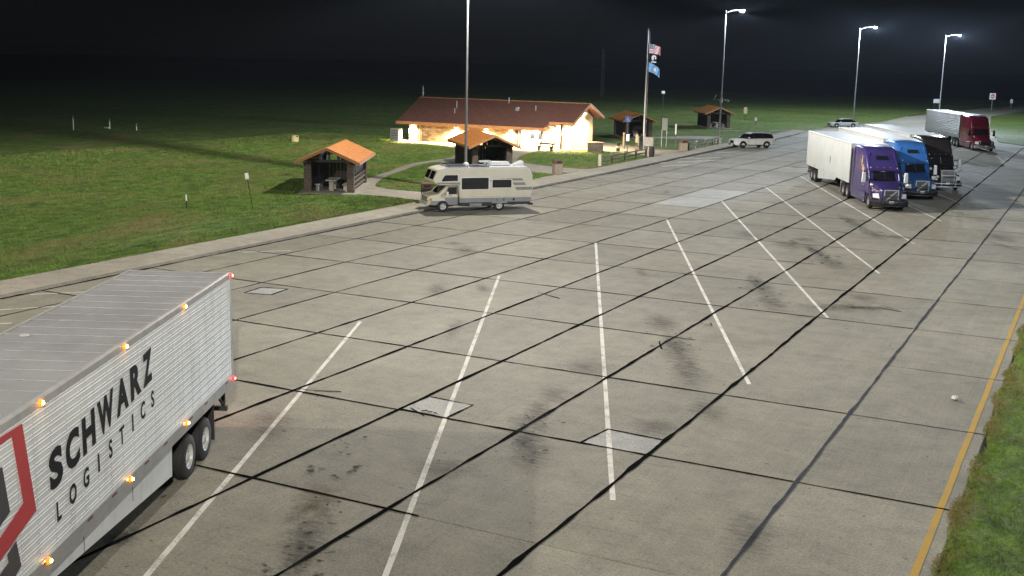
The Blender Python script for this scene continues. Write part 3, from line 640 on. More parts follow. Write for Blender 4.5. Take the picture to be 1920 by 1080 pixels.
# front wall, in bays
def bay(x0, x1, m, y=HY, z1=2.5, name='wall'):
    mb = MB(); mb.box(x0, x1, y, y+.3, 0, z1); return hp(name, mb, m)
bay(HX0, HX0+1.1, 'pale_wall'); bay(HX0+1.75, HX0+6.6, 'hall_brick'); bay(HX0+6.6, HX0+10.4, 'hall_brick'); bay(HX0+10.4, HX0+13.6, 'hall_brick')
bay(HX0+1.1, HX0+1.75, 'soffit', HY+.12); bay(HX0+13.6, HX0+14.25, 'stone', HY-.1); bay(HX0+14.25, HX0+17.0, 'pale_wall', HY+1.6); bay(HX0+17.0, HX0+18.4, 'pale_wall', HY); bay(HX0+18.4, HX1, 'pale_wall', HY+.6, 3.0)
for x in (HX0+14.25, HX0+16.98):
    mb = MB(); mb.box(x, x+.2, HY+.3, HY+1.6, 0, 2.6); hp('wall', mb, 'pale_wall')
mb = MB(); mb.box(HX0, HX0+.3, HY+.3, BY, 0, 2.62); hp('wall', mb, 'hall_brick')
mb = MB(); mb.box(HX0+.3, HX1-.3, BY-.3, BY, 0, 2.62); hp('wall', mb, 'hall_brick')
mb = MB(); mb.prism([(HY+.9, 0), (BY, 0), (BY, 3.25), (RY, 4.6), (HY+.9, 2.75)], 'x', HX1-.3, HX1); hp('gable_wall', mb, 'pale_wall')
# entrance door, side lights, posts
for x, w in ((HX0+14.7, .95), (HX0+15.75, .95)):
    mb = MB(); mb.box(x, x+w, HY+1.52, HY+1.59, 0, 2.1); d = hp('door', mb, 'pale_wall'); mb = MB(); mb.box(x+.12, x+w-.12, HY+1.50, HY+1.52, .9, 1.9); mb.build('pane', M['glass'], d)
    mb = MB(); mb.tube((x+w-.1, HY+1.46, .95), (x+w-.1, HY+1.46, 1.25), .02); mb.build('handle', M['chrome'], d)
mb = MB(); mb.box(HX0+13.85, HX0+14.2, HY-.15, HY-.11, .3, 2.0); hp('notice_panel', mb, 'dark_wood')
mb = MB(); mb.box(HX0+17.02, HX0+17.2, HY-.08, HY-.01, .5, 2.3); hp('door_edge', mb, 'black')
for x in (HX0+1.3, HX0+1.62): 
    mb = MB(); mb.box(x-.09, x+.09, HY-.3, HY-.1, 0, 2.6); hp('post', mb, 'wood')
for x in (HX0+19.6,):
    mb = MB(); mb.box(x-.1, x+.1, HY-.5, HY-.3, 0, 2.75); hp('post', mb, 'dark_wood')
mb = MB(); mb.box(HX1-.02, HX1+.14, BY-.35, BY-.2, 0, 3.0); hp('post', mb, 'wood')
# roof: big front slope, a shorter bay at the right end, back slope
ov = 1.3; th = .16
def slope(name, p, m='hall_roof'):
    mb = MB(); q = [(x, y, z+th) for x, y, z in p]; n = len(p)
    mb.add(p+q, [tuple(range(n)), tuple(range(n, 2*n))]+[(i, (i+1) % n, n+(i+1) % n, n+i) for i in range(n)]); return hp(name, mb, m)
FY, FZ = HY-1.15, 2.08           # front eave of the long part
EY, EZ = HY+.15, 2.08+(RZ-2.08)*(1.3/(RY-FY))   # set-back eave at the right end
JX = HX0+17.9; GX = HX1+.75
slope('roof_slope', [(HX0-1.0, FY, FZ), (JX, FY, FZ), (JX, EY, EZ), (JX, RY, RZ), (HX0-.7, RY, RZ)])
slope('roof_slope', [(JX, EY-.25, EZ-.1), (GX-.35, EY-.25, EZ-.1), (GX, RY, RZ), (JX, RY, RZ)])
slope('roof_slope', [(HX0-.7, RY, RZ), (GX, RY, RZ), (GX+.15, BY+.9, 3.25), (HX0-1.0, BY+.9, 3.25)])
mb = MB(); mb.box(HX0-.7, GX, RY-.12, RY+.12, RZ+.13, RZ+.21); hp('ridge_cap', mb, 'fascia')
# shingle courses on the front slope
rs = MB(); nC = 26
for c in range(nC):
    f0, f1 = c/nC, (c+1)/nC; y0, y1 = RY+(FY-RY)*f0, RY+(FY-RY)*f1; z0, z1 = RZ+(FZ-RZ)*f0+th, RZ+(FZ-RZ)*f1+th
    xr = GX-.2 if y1 > EY else JX
    rs.add([(HX0-.8, y0, z0+.003), (xr, y0, z0+.003), (xr, y1, z1+.03), (HX0-.8, y1, z1+.03), (xr, y1, z1), (HX0-.8, y1, z1)], [(0, 1, 2, 3), (3, 2, 4, 5), (1, 4, 2), (0, 3, 5)])
hp('shingle_courses', rs, 'hall_roof')['kind'] = 'stuff'
for x0, x1, y, z in ((HX0-1.05, JX+.05, FY, FZ), (JX+.05, GX-.3, EY-.25, EZ-.1)):
    mb = MB(); mb.box(x0, x1, y-.09, y-.005, z-.12, z+th+.05); hp('fascia', mb, 'fascia')
mb = MB(); mb.box(JX+.002, JX+.09, FY-.05, EY-.25, FZ-.1, FZ+.32); hp('fascia', mb, 'fascia')
for (ya, za), (yb, zb) in (((EY-.25, EZ-.1), (RY, RZ)), ((RY, RZ), (BY+.9, 3.25))):
    mb = MB(); x0a = GX-.3 if ya < RY else GX+.05; x0b = GX+.05 if ya < RY else GX+.2
    mb.add([(x0a, ya, za-.1), (x0b, yb, zb-.1), (x0b, yb, zb+th+.05), (x0a, ya, za+th+.05), (x0a+.09, ya, za-.1), (x0b+.09, yb, zb-.1), (x0b+.09, yb, zb+th+.05), (x0a+.09, ya, za+th+.05)],
           [(0, 1, 2, 3), (4, 5, 6, 7), (0, 1, 5, 4), (1, 2, 6, 5), (2, 3, 7, 6), (3, 0, 4, 7)]); hp('fascia', mb, 'fascia')
mb = MB(); mb.box(HX0-.7, JX-.02, FY+.02, HY, FZ-.06, FZ-.01); hp('soffit', mb, 'soffit')
for x, y, h in ((HX0+5.6, 114.8, .6), (HX0+5.35, 115.7, .9), (HX0+11.4, 117.0, .7), (HX0+15.4, 115.8, .65)):
    z = RZ+(FZ-RZ)*(RY-y)/(RY-FY)
    mb = MB(); mb.tube((x, y, z), (x, y, z+h), .07, n=8); mb.tube((x, y, z+h), (x, y, z+h+.08), .1, n=8); hp('vent_pipe', mb, 'galv')
mb = MB(); mb.lathe([(.28, 0), (.30, .25), (.2, .42), (0, .45)], (HX0+13.1, 115.8, RZ+(FZ-RZ)*(RY-115.8)/(RY-FY)+.1), 'z', 12); hp('roof_vent', mb, 'galv')
mb = MB(); mb.tube((HX0-.3, RY, RZ+.1), (HX0-.3, RY, RZ+1.5), .05); mb.tube((HX0-.3, RY, RZ+.5), (HX0-.3, RY, RZ+.8), .12); hp('antenna', mb, 'galv')
# wall lamps under the eaves
def wall_lamp(x, y, z, power, c=(1, .70, .36), soft=.12):
    mb = MB(); mb.box(x-.16, x+.16, y-.16, y, z, z+.1); f = hp('wall_lamp', mb, 'dark_metal')
    mb = MB(); mb.box(x-.14, x+.14, y-.15, y-.02, z-.11, z-.004); mb.build('lens', M['warm_face'], f)
    L = bpy.data.lights.new('wall_light', 'SPOT'); L.energy = power*LAMP; L.color = c; L.shadow_soft_size = soft; L.spot_size = R(152); L.spot_blend = .5
    o = bpy.data.objects.new('wall_light', L); col.objects.link(o); o.parent = f; o.location = (x, y-.35, z-.12)
for x, pw in ((HX0+.6, 5000), (HX0+6.4, 10000), (HX0+10.3, 4500), (HX0+13.4, 5000), (HX0+17.7, 3000)): wall_lamp(x, HY-.16 if x < HX0+17 else HY-.05, 1.80, pw)
wall_lamp(HX0+15.6, HY+1.5, 2.35, 6500, (1, .9, .75)); wall_lamp(HX0+18.9, HY+.55, 2.5, 4200); wall_lamp(HX0+19.9, HY+.55, 2.5, 3600)
mb = MB(); mb.box(HX1, HX1+.18, RY-.25, RY+.25, 3.85, 4.0); f = hp('gable_lamp', mb, 'dark_metal'); mb = MB(); mb.box(HX1+.01, HX1+.24, RY-.22, RY+.22, 3.7, 3.84); mb.build('lens', M['warm_face'], f)
L = bpy.data.lights.new('gable_light', 'SPOT'); L.spot_size = R(150); L.spot_blend = .4; L.energy = 4600*LAMP; L.color = (1, .72, .36); L.shadow_soft_size = .12; lo = bpy.data.objects.new('gable_light', L); col.objects.link(lo); lo.parent = f; lo.location = (HX1+.7, RY-.6, 3.6)
# condenser cabinet by the left corner, bench, planters
t = thing('metal_cabinet', 'grey slatted metal cabinet at the left corner of the lit building', 'cabinet', (*(-72.67, 112.47), .12), 0)
mb = MB(); mb.box(-.55, .55, -.4, .4, 0, 1.45); mb.build('body', M['grey_panel'], t, bevel=.02)
for k in range(6): mb = MB(); mb.box(-.45, .45, -.43, -.402, .2+k*.2, .3+k*.2); mb.build('louver', M['dark_metal'], t)
t = thing('bench', 'dark bench with pale back rail in front of the lit entrance', 'bench', (*(-52.98, 111.07), .14), -10)
mb = MB(); mb.box(-.95, .95, -.22, .22, .42, .50); mb.build('seat', M['dark_wood'], t)
mb = MB(); mb.box(-.95, .95, .2, .26, .62, .85); mb.build('backrest', M['wood'], t)
for x in (-.8, .8): mb = MB(); mb.box(x-.07, x+.07, -.2, .24, 0, .42); mb.box(x-.05, x+.05, .19, .25, .42, .8); mb.build('leg', M['dark_wood'], t)
t = thing('stone_planter', 'square brown stone planter box right of the lit gable wall', 'planter', (*(-48.30, 113.66), .13), 20)
mb = MB(); mb.box(-.8, .8, -.7, .7, 0, .95); mb.build('body', M['stone'], t); mb = MB(); mb.box(-.85, .85, -.75, .75, .951, 1.02); mb.build('rim', M['agg_top'], t)
t = thing('pedestal_ashtray', 'small pale pedestal bin against the bright hall wall', 'bin', (*(-52.72, 115.26), .14), 0)
mb = MB(); mb.tube((0, 0, 0), (0, 0, .85), .16, .16, 12); mb.build('body', M['agg'], t, smooth=40); mb = MB(); mb.lathe([(.18, .85), (.18, .95), (.08, .97), (0, .9)], (0, 0, 0), 'z', 12); mb.build('top', M['agg_top'], t)
# ------------------------------------------------------------------ vehicles
# every vehicle: x forward, y to its left, z up
_wcache = {}
def wheel(par, x, y, r=.51, w=.27, rim='silver', out=1, name='wheel', dual=False):
    k = (round(r, 3), round(w, 3), rim, out)
    if k not in _wcache:
        a = MB(); h = w/2; a.lathe([(r*.56, -h), (r*.86, -h), (r*.97, -h*.8), (r, -h*.5), (r, h*.5), (r*.97, h*.8), (r*.86, h), (r*.56, h), (r*.56, -h)], (0, 0, 0), 'y', 26)
        for i in range(26):   # tread blocks
            t = 2*math.pi*i/26; c, s_ = math.cos(t), math.sin(t); 
            for o in (-h*.45, h*.1):
                a.add([(c*(r-.01)-s_*.02, o, s_*(r-.01)+c*.02), (c*(r+.008)-s_*.02, o, s_*(r+.008)+c*.02), (c*(r+.008)-s_*.02, o+h*.36, s_*(r+.008)+c*.02), (c*(r+.008)+s_*.03, o+h*.36, s_*(r+.008)-c*.03), (c*(r+.008)+s_*.03, o, s_*(r+.008)-c*.03)], [(0, 1, 2), (1, 4, 3, 2)])
        b = MB(); d = out*h
        b.lathe([(r*.57, d*.98), (r*.52, d*.9), (r*.47, d*.45), (r*.20, d*.28), (r*.19, d*.75), (r*.12, d*.85), (0, d*.86)], (0, 0, 0), 'y', 24)
        nb = 10
        for i in range(nb):
            t = 2*math.pi*i/nb; b.tube((r*.28*math.cos(t), d*.30, r*.28*math.sin(t)), (r*.28*math.cos(t), d*.44, r*.28*math.sin(t)), .018, n=5)
        hl = MB()
        for i in range(nb):
            t = 2*math.pi*(i+.5)/nb; hl.lathe([(0, d*.42), (r*.05, d*.42)], (r*.36*math.cos(t), 0, r*.36*math.sin(t)), 'y', 6)
        _wcache[k] = (a.mesh('tyre', M['rubber']), b.mesh('rim', M[rim]), hl.mesh('hand_hole', M['black']))
        for me in _wcache[k][:2]: me.polygons.foreach_set('use_smooth', [True]*len(me.polygons)); me.set_sharp_from_angle(angle=R(40))
    ty = link(name, _wcache[k][0], par); ty.location = (x, y, r)
    for nm, me in (('rim', _wcache[k][1]), ('hand_hole', _wcache[k][2])): link(nm, me, ty)
    if dual: i = link('inner_tyre', _wcache[k][0], ty); i.location = (0, -out*(w+.05), 0)
    return ty

def trailer_parts(t, x0, side='white_panel', roof='roof_grey', ribs=0, frame='silver', lit=False, skirt=True, L=16.15, detail=False, bellow=True):
    P = lambda n, mb, m, par=t, **k: mb.build(n, M[m], par, **k)
    zb, zt, hw = 1.16, 4.06, 1.29; x1 = x0+L
    mb = MB(); mb.box(x0+.02, x1-.02, -hw, hw, zb+.2, zt-.03); body = P('trailer_box', mb, side)
    mb = MB(); mb.box(x0+.04, x1-.06, -hw+.06, hw-.06, zt-.03, zt+.004); rf = P('roof', mb, roof)
    n = int(L/1.22)
    for i in range(1, n*2 if detail else n):
        x = x0+L*i/(n*2 if detail else n)
        mb = MB(); wv = .022 if i % 2 else .035; mb.box(x-wv, x+wv, -hw+.07, hw-.07, zt+.004, zt+.017); P('roof_seam', mb, 'silver' if not detail else roof, rf)
    for s in (-1, 1):
        mb = MB(); mb.prism([(s*(hw-.07), zt-.02), (s*(hw+.012), zt-.12), (s*(hw+.012), zt), (s*(hw-.02), zt+.025), (s*(hw-.07), zt+.025)], 'x', x0, x1); P('top_rail', mb, 'rail_grey')
        mb = MB(); mb.box(x0, x1, s*hw-.012, s*hw+.014, zb+.02, zb+.28); br = P('bottom_rail', mb, frame if detail else side)
        if detail: mb = MB(); mb.box(x0+.012, x0+.0195, -1.12+.02*s, 1.12, .535, .585); s > 0 and P('guard_tape', mb, 'white')
        for i in range(11): 
            xa = x0+.5+i*1.45+(.3 if i % 2 else 0); mb = MB(); mb.box(xa, xa+.24, s*(hw+.0145)-.001, s*(hw+.0145)+.001, zb+.20, zb+.245); P('reflective_tape', mb, 'tape_red' if detail else 'rv_grey', br)
        mb = MB(); mb.box(x1-.14, x1+.03, s*hw-.02, s*hw+.025, zb+.02, zt-.02); P('corner_post', mb, frame)
        mb = MB(); mb.box(x0-.03, x0+.08, s*hw-.03, s*hw+.02, zb+.02, zt+.01); P('rear_post', mb, frame)
        if ribs:
            for i in range(ribs):
                z = zb+.40+(zt-zb-.58)*i/(ribs-1)
                if detail:
                    for dz in (-.03, .03):
                        mb = MB(); mb.prism([(s*hw, z+dz-.014), (s*(hw+.005), z+dz-.005), (s*(hw+.005), z+dz+.005), (s*hw, z+dz+.014)], 'x', x0+.085, x1-.15); P('side_rib', mb, side)
                else:
                    mb = MB(); mb.prism([(s*hw, z-.06), (s*(hw+.012), z-.045), (s*(hw+.012), z+.045), (s*hw, z+.06)], 'x', x0+.085, x1-.15); P('side_rib', mb, side)
    if detail:
        mb = MB()
        for i in range(26):
            xa = x0+.3+i*.61
            for k in range(30): z = zb+.36+k*.083; mb.box(xa-.006, xa+.006, hw, hw+.005, z-.006, z+.006)
        P('rivets', mb, 'galv')['kind'] = 'stuff'
        mb = MB(); mb.box(x0+.02, x0+.05, -hw, hw, zt+.005, zt+.022); P('rear_header', mb, frame)
        for xa, ya in ((9.9, -.35), (7.0, -.75)): mb = MB(); mb.lathe([(0, .0), (.09, .0), (.10, -.004)], (x0+xa, ya, zt+.024), 'z', 9); P('roof_patch', mb, 'white', rf)
    if side == 'plain_panel': mb = MB(); mb.prism([(x0+9.3+.10*math.cos(k*.785), 2.35+.28*math.sin(k*.785)) for k in range(8)], 'y', -hw-.012, -hw-.001); P('placard_holder', mb, 'black')
    for s in (-1, 1):
        mb = MB(); mb.box(x0-.045, x0+.0, min(s*.02, s*(hw-.06)), max(s*.02, s*(hw-.06)), zb+.25, zt-.15); d = P('rear_door', mb, side)
        mb = MB(); mb.tube((x0-.07, s*.35, zb+.3), (x0-.07, s*.35, zt-.3), .018); mb.tube((x0-.07, s*.8, zb+.3), (x0-.07, s*.8, zt-.3), .018); P('lock_rod', mb, 'galv', d)
    mb = MB(); mb.box(x0-.02, x0+.12, -hw+.02, hw-.02, zb+.0, zb+.2); P('rear_sill', mb, frame)
    mb = MB(); mb.box(x0+.1, x1-.4, -.5, -.38, zb-.15, zb+.16); mb.box(x0+.1, x1-.4, .38, .5, zb-.15, zb+.16)
    for i in range(20): mb.box(x0+.4+i*.78, x0+.5+i*.78, -hw+.04, hw-.04, zb+.04, zb+.17)
    P('chassis', mb, 'dark_metal')
    mb = MB(); mb.box(x0+.02, x0+.14, -1.15, 1.15, .50, .62); mb.box(x0+.05, x0+.12, -1.1, -1.0, .62, zb+.0); mb.box(x0+.05, x0+.12, 1.0, 1.1, .62, zb+.0)
    for s in (-1, 1): mb.tube((x0+.1, s*1.05, .65), (x0+.75, s*1.05, zb), .035)
    P('underride_guard', mb, 'dark_metal')
    ax = (x0+2.35, x0+3.6)
    for s in (-1, 1):
        for a in ax: wheel(t, a, s*1.13, .51, .27, 'chrome' if detail else 'galv', s, dual=True)
        mb = MB(); mb.box(x0+1.55, x0+1.58, s*.75-.02, s*1.24, .22, zb-.05) if s > 0 else mb.box(x0+1.55, x0+1.58, -1.24, -.73, .22, zb-.05); mf = P('mudflap', mb, 'rubber')
        mb = MB(); mb.box(x0+1.5, x0+1.63, s*1.24-.52 if s > 0 else -1.24, s*1.24 if s > 0 else -.72, zb-.06, zb+.0); P('bracket', mb, 'dark_metal', mf)
        if skirt:
            mb = MB(); yk = s*(hw-.075); mb.add([(x0+4.62, yk, zb+.03), (x0+11.6, yk, zb+.03), (x0+11.0, yk-s*.02, .90), (x0+4.62, yk-s*.02, .42)]+[(a_, b_-s*.012, c_) for a_, b_, c_ in [(x0+4.62, yk, zb+.03), (x0+11.6, yk, zb+.03), (x0+11.0, yk-s*.02, .90), (x0+4.62, yk-s*.02, .42)]],
                [(0, 1, 2, 3), (4, 5, 6, 7), (0, 1, 5, 4), (1, 2, 6, 5), (2, 3, 7, 6), (3, 0, 4, 7)]); sk = P('side_skirt', mb, side)
            for i in (1, 2):
                mb = MB(); xa = x0+4.62+i*2.4; mb.box(xa-.008, xa+.008, yk+s*.001-.002, yk+s*.001+.002, .80, zb+.02); P('seam', mb, 'dark_metal', sk)
        mb = MB(); xg = x0+12.35; mb.box(xg-.09, xg+.09, s*.95-.08, s*.95+.08, .25, zb+.05); lg = P('landing_leg', mb, 'tablec' if detail else 'galv'); mb = MB(); mb.box(xg-.17, xg+.17, s*.95-.15, s*.95+.15, .12, .25); P('foot', mb, 'galv', lg)
    mb = MB(); mb.box(x0+1.9, x0+4.1, -.42, .42, .62, zb-.16); mb.tube((ax[0], -1.2, .51), (ax[0], 1.2, .51), .07); mb.tube((ax[1], -1.2, .51), (ax[1], 1.2, .51), .07); P('bogie', mb, 'dark_metal')
    for s in (-1, 1):
        mb = MB(); mb.lathe([(0, -.03), (.06, -.03), (.065, 0), (0, .0)], (x0-.022, s*1.05, zb+.1), 'x', 12); mb.lathe([(0, -.03), (.06, -.03), (.065, 0), (0, .0)], (x0-.022, s*.88, zb+.1), 'x', 12); P('tail_light', mb, 'tail_on' if lit else 'red_lens')
    def marker(x, y, z, m, s=.045):
        mb = MB(); mb.lathe([(s*1.5, 0), (s*1.35, .02), (s*.6, .05), (0, .055)], (0, 0, 0), 'y', 12); o = P('marker_light', mb, m); o.location = (x, y, z); o.rotation_euler = (0, 0, 0 if y > 0 else R(180))
        if m in ('amber_on', 'red_on'): mb = MB(); mb.lathe([(s*.75, .045), (s*.5, .065), (0, .07)], (0, 0, 0), 'y', 10); P('bulb', mb, m.replace('_on', '_core'), o)
        return o
    am, rd_ = ('amber_on', 'red_on') if lit else ('amber_lens', 'red_lens')
    for s in (-1, 1):
        for xa, z in ((3.75, zt-.05), (7.35, zt-.05), (11.0, zt-.05), (3.85, zb+.22), (7.35, zb+.22), (11.05, zb+.22)): (marker(x0+xa, s*(hw+.014), z, am, (.045 if lit else .03)) if s > 0 or z < 3 else None)
        for z in ((zt-.05, zb+.18) if s > 0 else (zb+.18,)): marker(x0+.03, s*(hw+.02), z, rd_, .042 if lit else .03)
    return body

# foreground trailer
FT = thing('semi_trailer', 'white ribbed box trailer with black lettering and glowing amber marker lights', 'trailer', (*(-20.33, 21.47), 0), -64.6)
trailer_parts(FT, 0.0, 'white_panel', 'roof_grey', 15, 'silver', True, True, detail=True)
def lettering(s, xa, xb, za, h, slope, spaced=False, bold=.03, y=1.3075, m='ink'):
    """xa: front end, xb: rear end, za: baseline at the front end, slope: rise towards the rear"""
    W = xa-xb; parts = [(s, 0.0, W)] if not spaced else [(c, W*i/(len(s)-1), None) for i, c in enumerate(s)]
    if not spaced:      # letter by letter, fitted widths
        rel = {'S': .86, 'C': .95, 'H': .95, 'W': 1.28, 'A': 1.02, 'R': .95, 'Z': .86}; tot = sum(rel[c] for c in s); gap = .028*W; u = 0; parts = []
        for c in s: w = (W-gap*(len(s)-1))*rel[c]/tot; parts.append((c, u, w)); u += w+gap
    for c, u, w in parts:
        me = text_mesh(c, 1.0, .0025, bold); co = np.array([v.co[:] for v in me.vertices]); mn, mx = co.min(0), co.max(0)
        sz = h/(mx[1]-mn[1]); ww = w if w else (mx[0]-mn[0])*sz*(.8 if c != 'I' else 1)
        if not w: u -= ww*.5
        for v in me.vertices:
            uu = u+(v.co.x-mn[0])/(mx[0]-mn[0])*ww; vv = (v.co.y-mn[1])*sz
            v.co = (xa-uu, y+v.co.z, za+vv+slope*uu)
        me.flip_normals(); me.materials.append(M[m]); me.update(); o = link('lettering', me, FT)
lettering('SCHWARZ', 10.82, 5.92, 2.43, .66, .112, bold=.045)
lettering('LOGISTICS', 10.55, 5.95, 1.87, .34, .114, spaced=True, bold=.02)
# coloured chevron emblem in front of the lettering
def decal(poly, m, y=1.3065, n='emblem_band'):
    mb = MB(); mb.prism(poly, 'y', y, y+.003, 0); mb.build(n, M[m], FT)
decal([(13.6, 3.92), (11.65, 3.88), (11.36, 2.37), (13.5, 1.88), (13.5, 2.16), (11.77, 2.65), (12.01, 3.80), (13.6, 3.74)], 'red')
decal([(12.36, 3.45), (12.21, 2.69), (13.0, 2.47), (13.0, 3.42)], 'ink_grey')
decal([(12.08, 2.17), (11.97, 1.72), (12.45, 1.54), (13.1, 1.46), (13.0, 1.80), (12.36, 1.95), (12.39, 2.08)], 'ink_grey')

# highway tractors ---------------------------------------------------
def tractor(t, pm, style):
    """style: 'swept' (sloping roof cap, deer guard), 'classic' (square chrome grille, chrome bar), 'aero' (rounded)"""
    P = lambda n, mb, m, par=t, **k: mb.build(n, M[m], par, **k)
    aero = style == 'aero'
    # cab and sleeper
    secs = [rsec(-1.72, 1.00, .95, 1.72, .10, .94), rsec(-2.0, 1.08, .55, 1.86, .12, .93), rsec(-2.30, 1.12, .48, 2.28, .12, .90), rsec(-2.55, 1.15, .48, 2.60, .14, .88)]
    cap = [(-2.80, 2.92, .90), (-3.15, 3.34, .91), (-3.55, 3.72, .92), (-4.0, 3.93, .93), (-4.6, 4.02, .94), (-6.05, 4.05, .95)] if not aero else [(-2.75, 3.05, .88), (-3.0, 3.45, .88), (-3.4, 3.80, .90), (-3.9, 3.97, .92), (-4.6, 4.04, .94), (-6.05, 4.05, .95)]
    secs += [rsec(x, 1.20+.03*i/5, .42, z, .22, k) for i, (x, z, k) in enumerate(cap)]
    mb = MB(); mb.loft(secs); cab = P('cab', mb, pm, smooth=38)
    # sun visor lip above the windshield
    mb = MB(); mb.loft([[(-2.32, y, 2.50+.02*(1-abs(y))), (-2.60, y, 2.70), (-2.62, y, 2.60), (-2.36, y, 2.47)] for y in np.linspace(-1.04, 1.04, 9)]); P('visor', mb, pm, smooth=40)
    # windshield, curved across
    mb = MB(); ys = np.linspace(-1, 1, 11); vs = []
    for z, x, hw in ((1.87, -1.945, .98), (2.10, -2.13, 1.0), (2.32, -2.29, .99), (2.53, -2.44, .97)):
        for u in ys: vs.append((x+.03-.16*abs(u)**2.4, u*hw, z+.01))
    mb.add(vs, [(r*11+c, r*11+c+1, (r+1)*11+c+1, (r+1)*11+c) for r in range(3) for c in range(10)]); ws = P('windshield', mb, 'glass', smooth=60)
    mb = MB(); mb.tube((-1.94, 0, 1.88), (-2.43, 0, 2.54), .018, n=5); P('pillar', mb, pm if style != 'classic' else 'chrome', ws)
    for s in (-1, 1):
        mb = MB(); mb.tube((-1.90, s*.5, 1.90), (-2.04, s*.1, 2.02), .012, n=4); P('wiper', mb, 'black', ws)
        mb = MB(); mb.tube((-2.03, s*1.02, 1.86), (-2.52, s*1.0, 2.56), .045, n=6); P('side_pillar', mb, pm, ws)
    for s in (-1, 1):
        k = s*1.0
        def sidepoly(n, pts, m, e=.012, par=cab):     # plate following the leaning side
            mb = MB(); 
            def yy(x, z): 
                hw = np.interp(-x, [1.72, 2.0, 2.3, 2.55, 2.8, 6.1], [1.0, 1.08, 1.12, 1.15, 1.20, 1.235]); zt = np.interp(-x, [1.72, 2.0, 2.3, 2.55, 2.8, 3.15, 3.55, 4.0, 4.6, 6.05], [1.72, 1.86, 2.28, 2.6, 2.92, 3.34, 3.72, 3.93, 4.02, 4.05]); kk = np.interp(-x, [1.72, 2.55, 2.8, 6.05], [.94, .88, .90, .95]); return hw*(1+(kk-1)*(z-.45)/(zt-.45))
            A = [(x, s*(yy(x, z)+e), z) for x, z in pts]; B = [(x, s*(yy(x, z)-.05), z) for x, z in pts]; q = len(pts)
            mb.add(A+B, [tuple(range(q)), tuple(range(q, 2*q))]+[(i, (i+1) % q, q+(i+1) % q, q+i) for i in range(q)]); return P(n, mb, m, par)
        dr = sidepoly('door', [(-2.08, .62), (-3.32, .55), (-3.34, 2.5), (-2.72, 2.5), (-2.20, 1.86)], pm, .014, t)
        sidepoly('side_window', [(-2.36, 1.86), (-3.22, 1.80), (-3.24, 2.44), (-2.72, 2.44)], 'glass', .022, dr)
        mb = MB(); mb.box(-3.22, -3.02, s*1.19-.02, s*1.19+.03, 1.45, 1.50); P('handle', mb, 'chrome', dr)
        if style != 'classic': sidepoly('sleeper_window', [(-3.66, 2.85), (-4.02, 2.85), (-4.02, 3.25), (-3.72, 3.2)], 'glass', .014)
        else: sidepoly('sleeper_window', [(-4.0, 1.9), (-4.6, 1.9), (-4.6, 2.5), (-4.0, 2.5)], 'glass', .014)
        sidepoly('locker_door', [(-4.9, .95), (-5.6, .95), (-5.6, 1.75), (-4.9, 1.75)], pm, .012)
        mb = MB(); mb.box(-6.55, -6.04, s*1.2-.03, s*1.2+.03, .6, 3.85, taper=.0); P('cab_extender', mb, pm)
        # mirrors on arms
        xm = -2.02 if style == 'swept' else -1.95
        mb = MB(); mb.box(xm-.10, xm+.10, s*1.44-.14, s*1.44+.14, 1.72, 2.42, taper=.03); mr = P('mirror', mb, 'white' if style == 'swept' else ('chrome' if style == 'classic' else 'black'), bevel=.04, smooth=50)
        mb = MB(); mb.tube((-2.2, s*1.08, 2.3), (xm, s*1.36, 2.3), .03); mb.tube((-2.15, s*1.1, 1.85), (xm, s*1.36, 1.85), .03); P('arm', mb, 'black', mr)
        mb = MB(); mb.tube((-.75, s*.98, 1.42), (-.6, s*1.2, 1.66), .02); hm = P('hood_mirror', mb, 'black'); mb = MB(); mb.lathe([(.0, -.06), (.10, -.04), (.12, .0), (.10, .05), (0, .07)], (-.6, s*1.22, 1.70), 'x', 10); P('glass', mb, 'chrome', hm, smooth=60)
        # steps, tank fairing, wheels
        if style == 'classic':
            mb = MB(); mb.lathe([(0, -1.05), (.30, -1.05), (.33, -1.0), (.33, 1.0), (.30, 1.05), (0, 1.05)], (-4.3, s*.92, .70), 'x', 18); P('fuel_tank', mb, 'chrome', smooth=40)
            mb = MB(); mb.tube((-6.2, s*1.0, .9), (-6.2, s*1.0, 4.15), .075, n=10); P('exhaust_stack', mb, 'chrome', smooth=40)
        else:
            mb = MB(); mb.loft([rsec(x, .17, .30, 1.02, .06) for x in (-2.35, -6.4)]); f = P('side_fairing', mb, pm, smooth=40); f.location = (0, s*1.04, 0)
        for i in range(2): mb = MB(); mb.box(-2.95, -2.35, s*1.14-.08, s*1.14+.10, .36+i*.36, .40+i*.36); P('step', mb, 'galv')
        wheel(t, -1.32, s*1.06, .51, .29, 'silver', s)
        for a in (-7.45, -8.75): wheel(t, a, s*1.12, .51, .27, 'silver', s, dual=True)
        mb = MB(); mb.box(-9.45, -9.42, s*.7 if s > 0 else -1.25, 1.25 if s > 0 else -.7, .25, .95); P('mudflap', mb, 'rubber')
        # wheel arch fender
        arc = [R(a) for a in range(4, 181, 16)]
        out = [(-1.32+.70*math.cos(a), .50+.68*math.sin(a)) for a in arc]; inn = [(-1.32+.60*math.cos(a), .50+.58*math.sin(a)) for a in arc[::-1]]
        mb = MB(); ya, yb = (.70, 1.22) if s > 0 else (-1.22, -.70); n_ = len(arc)
        for i in range(n_-1):
            o0, o1 = out[i], out[i+1]; i0, i1 = inn[n_-1-i], inn[n_-2-i]
            mb.prism([o0, o1, i1, i0], 'y', ya, yb)
        P('fender', mb, pm, smooth=35)
        # headlamp
        hx = -.22
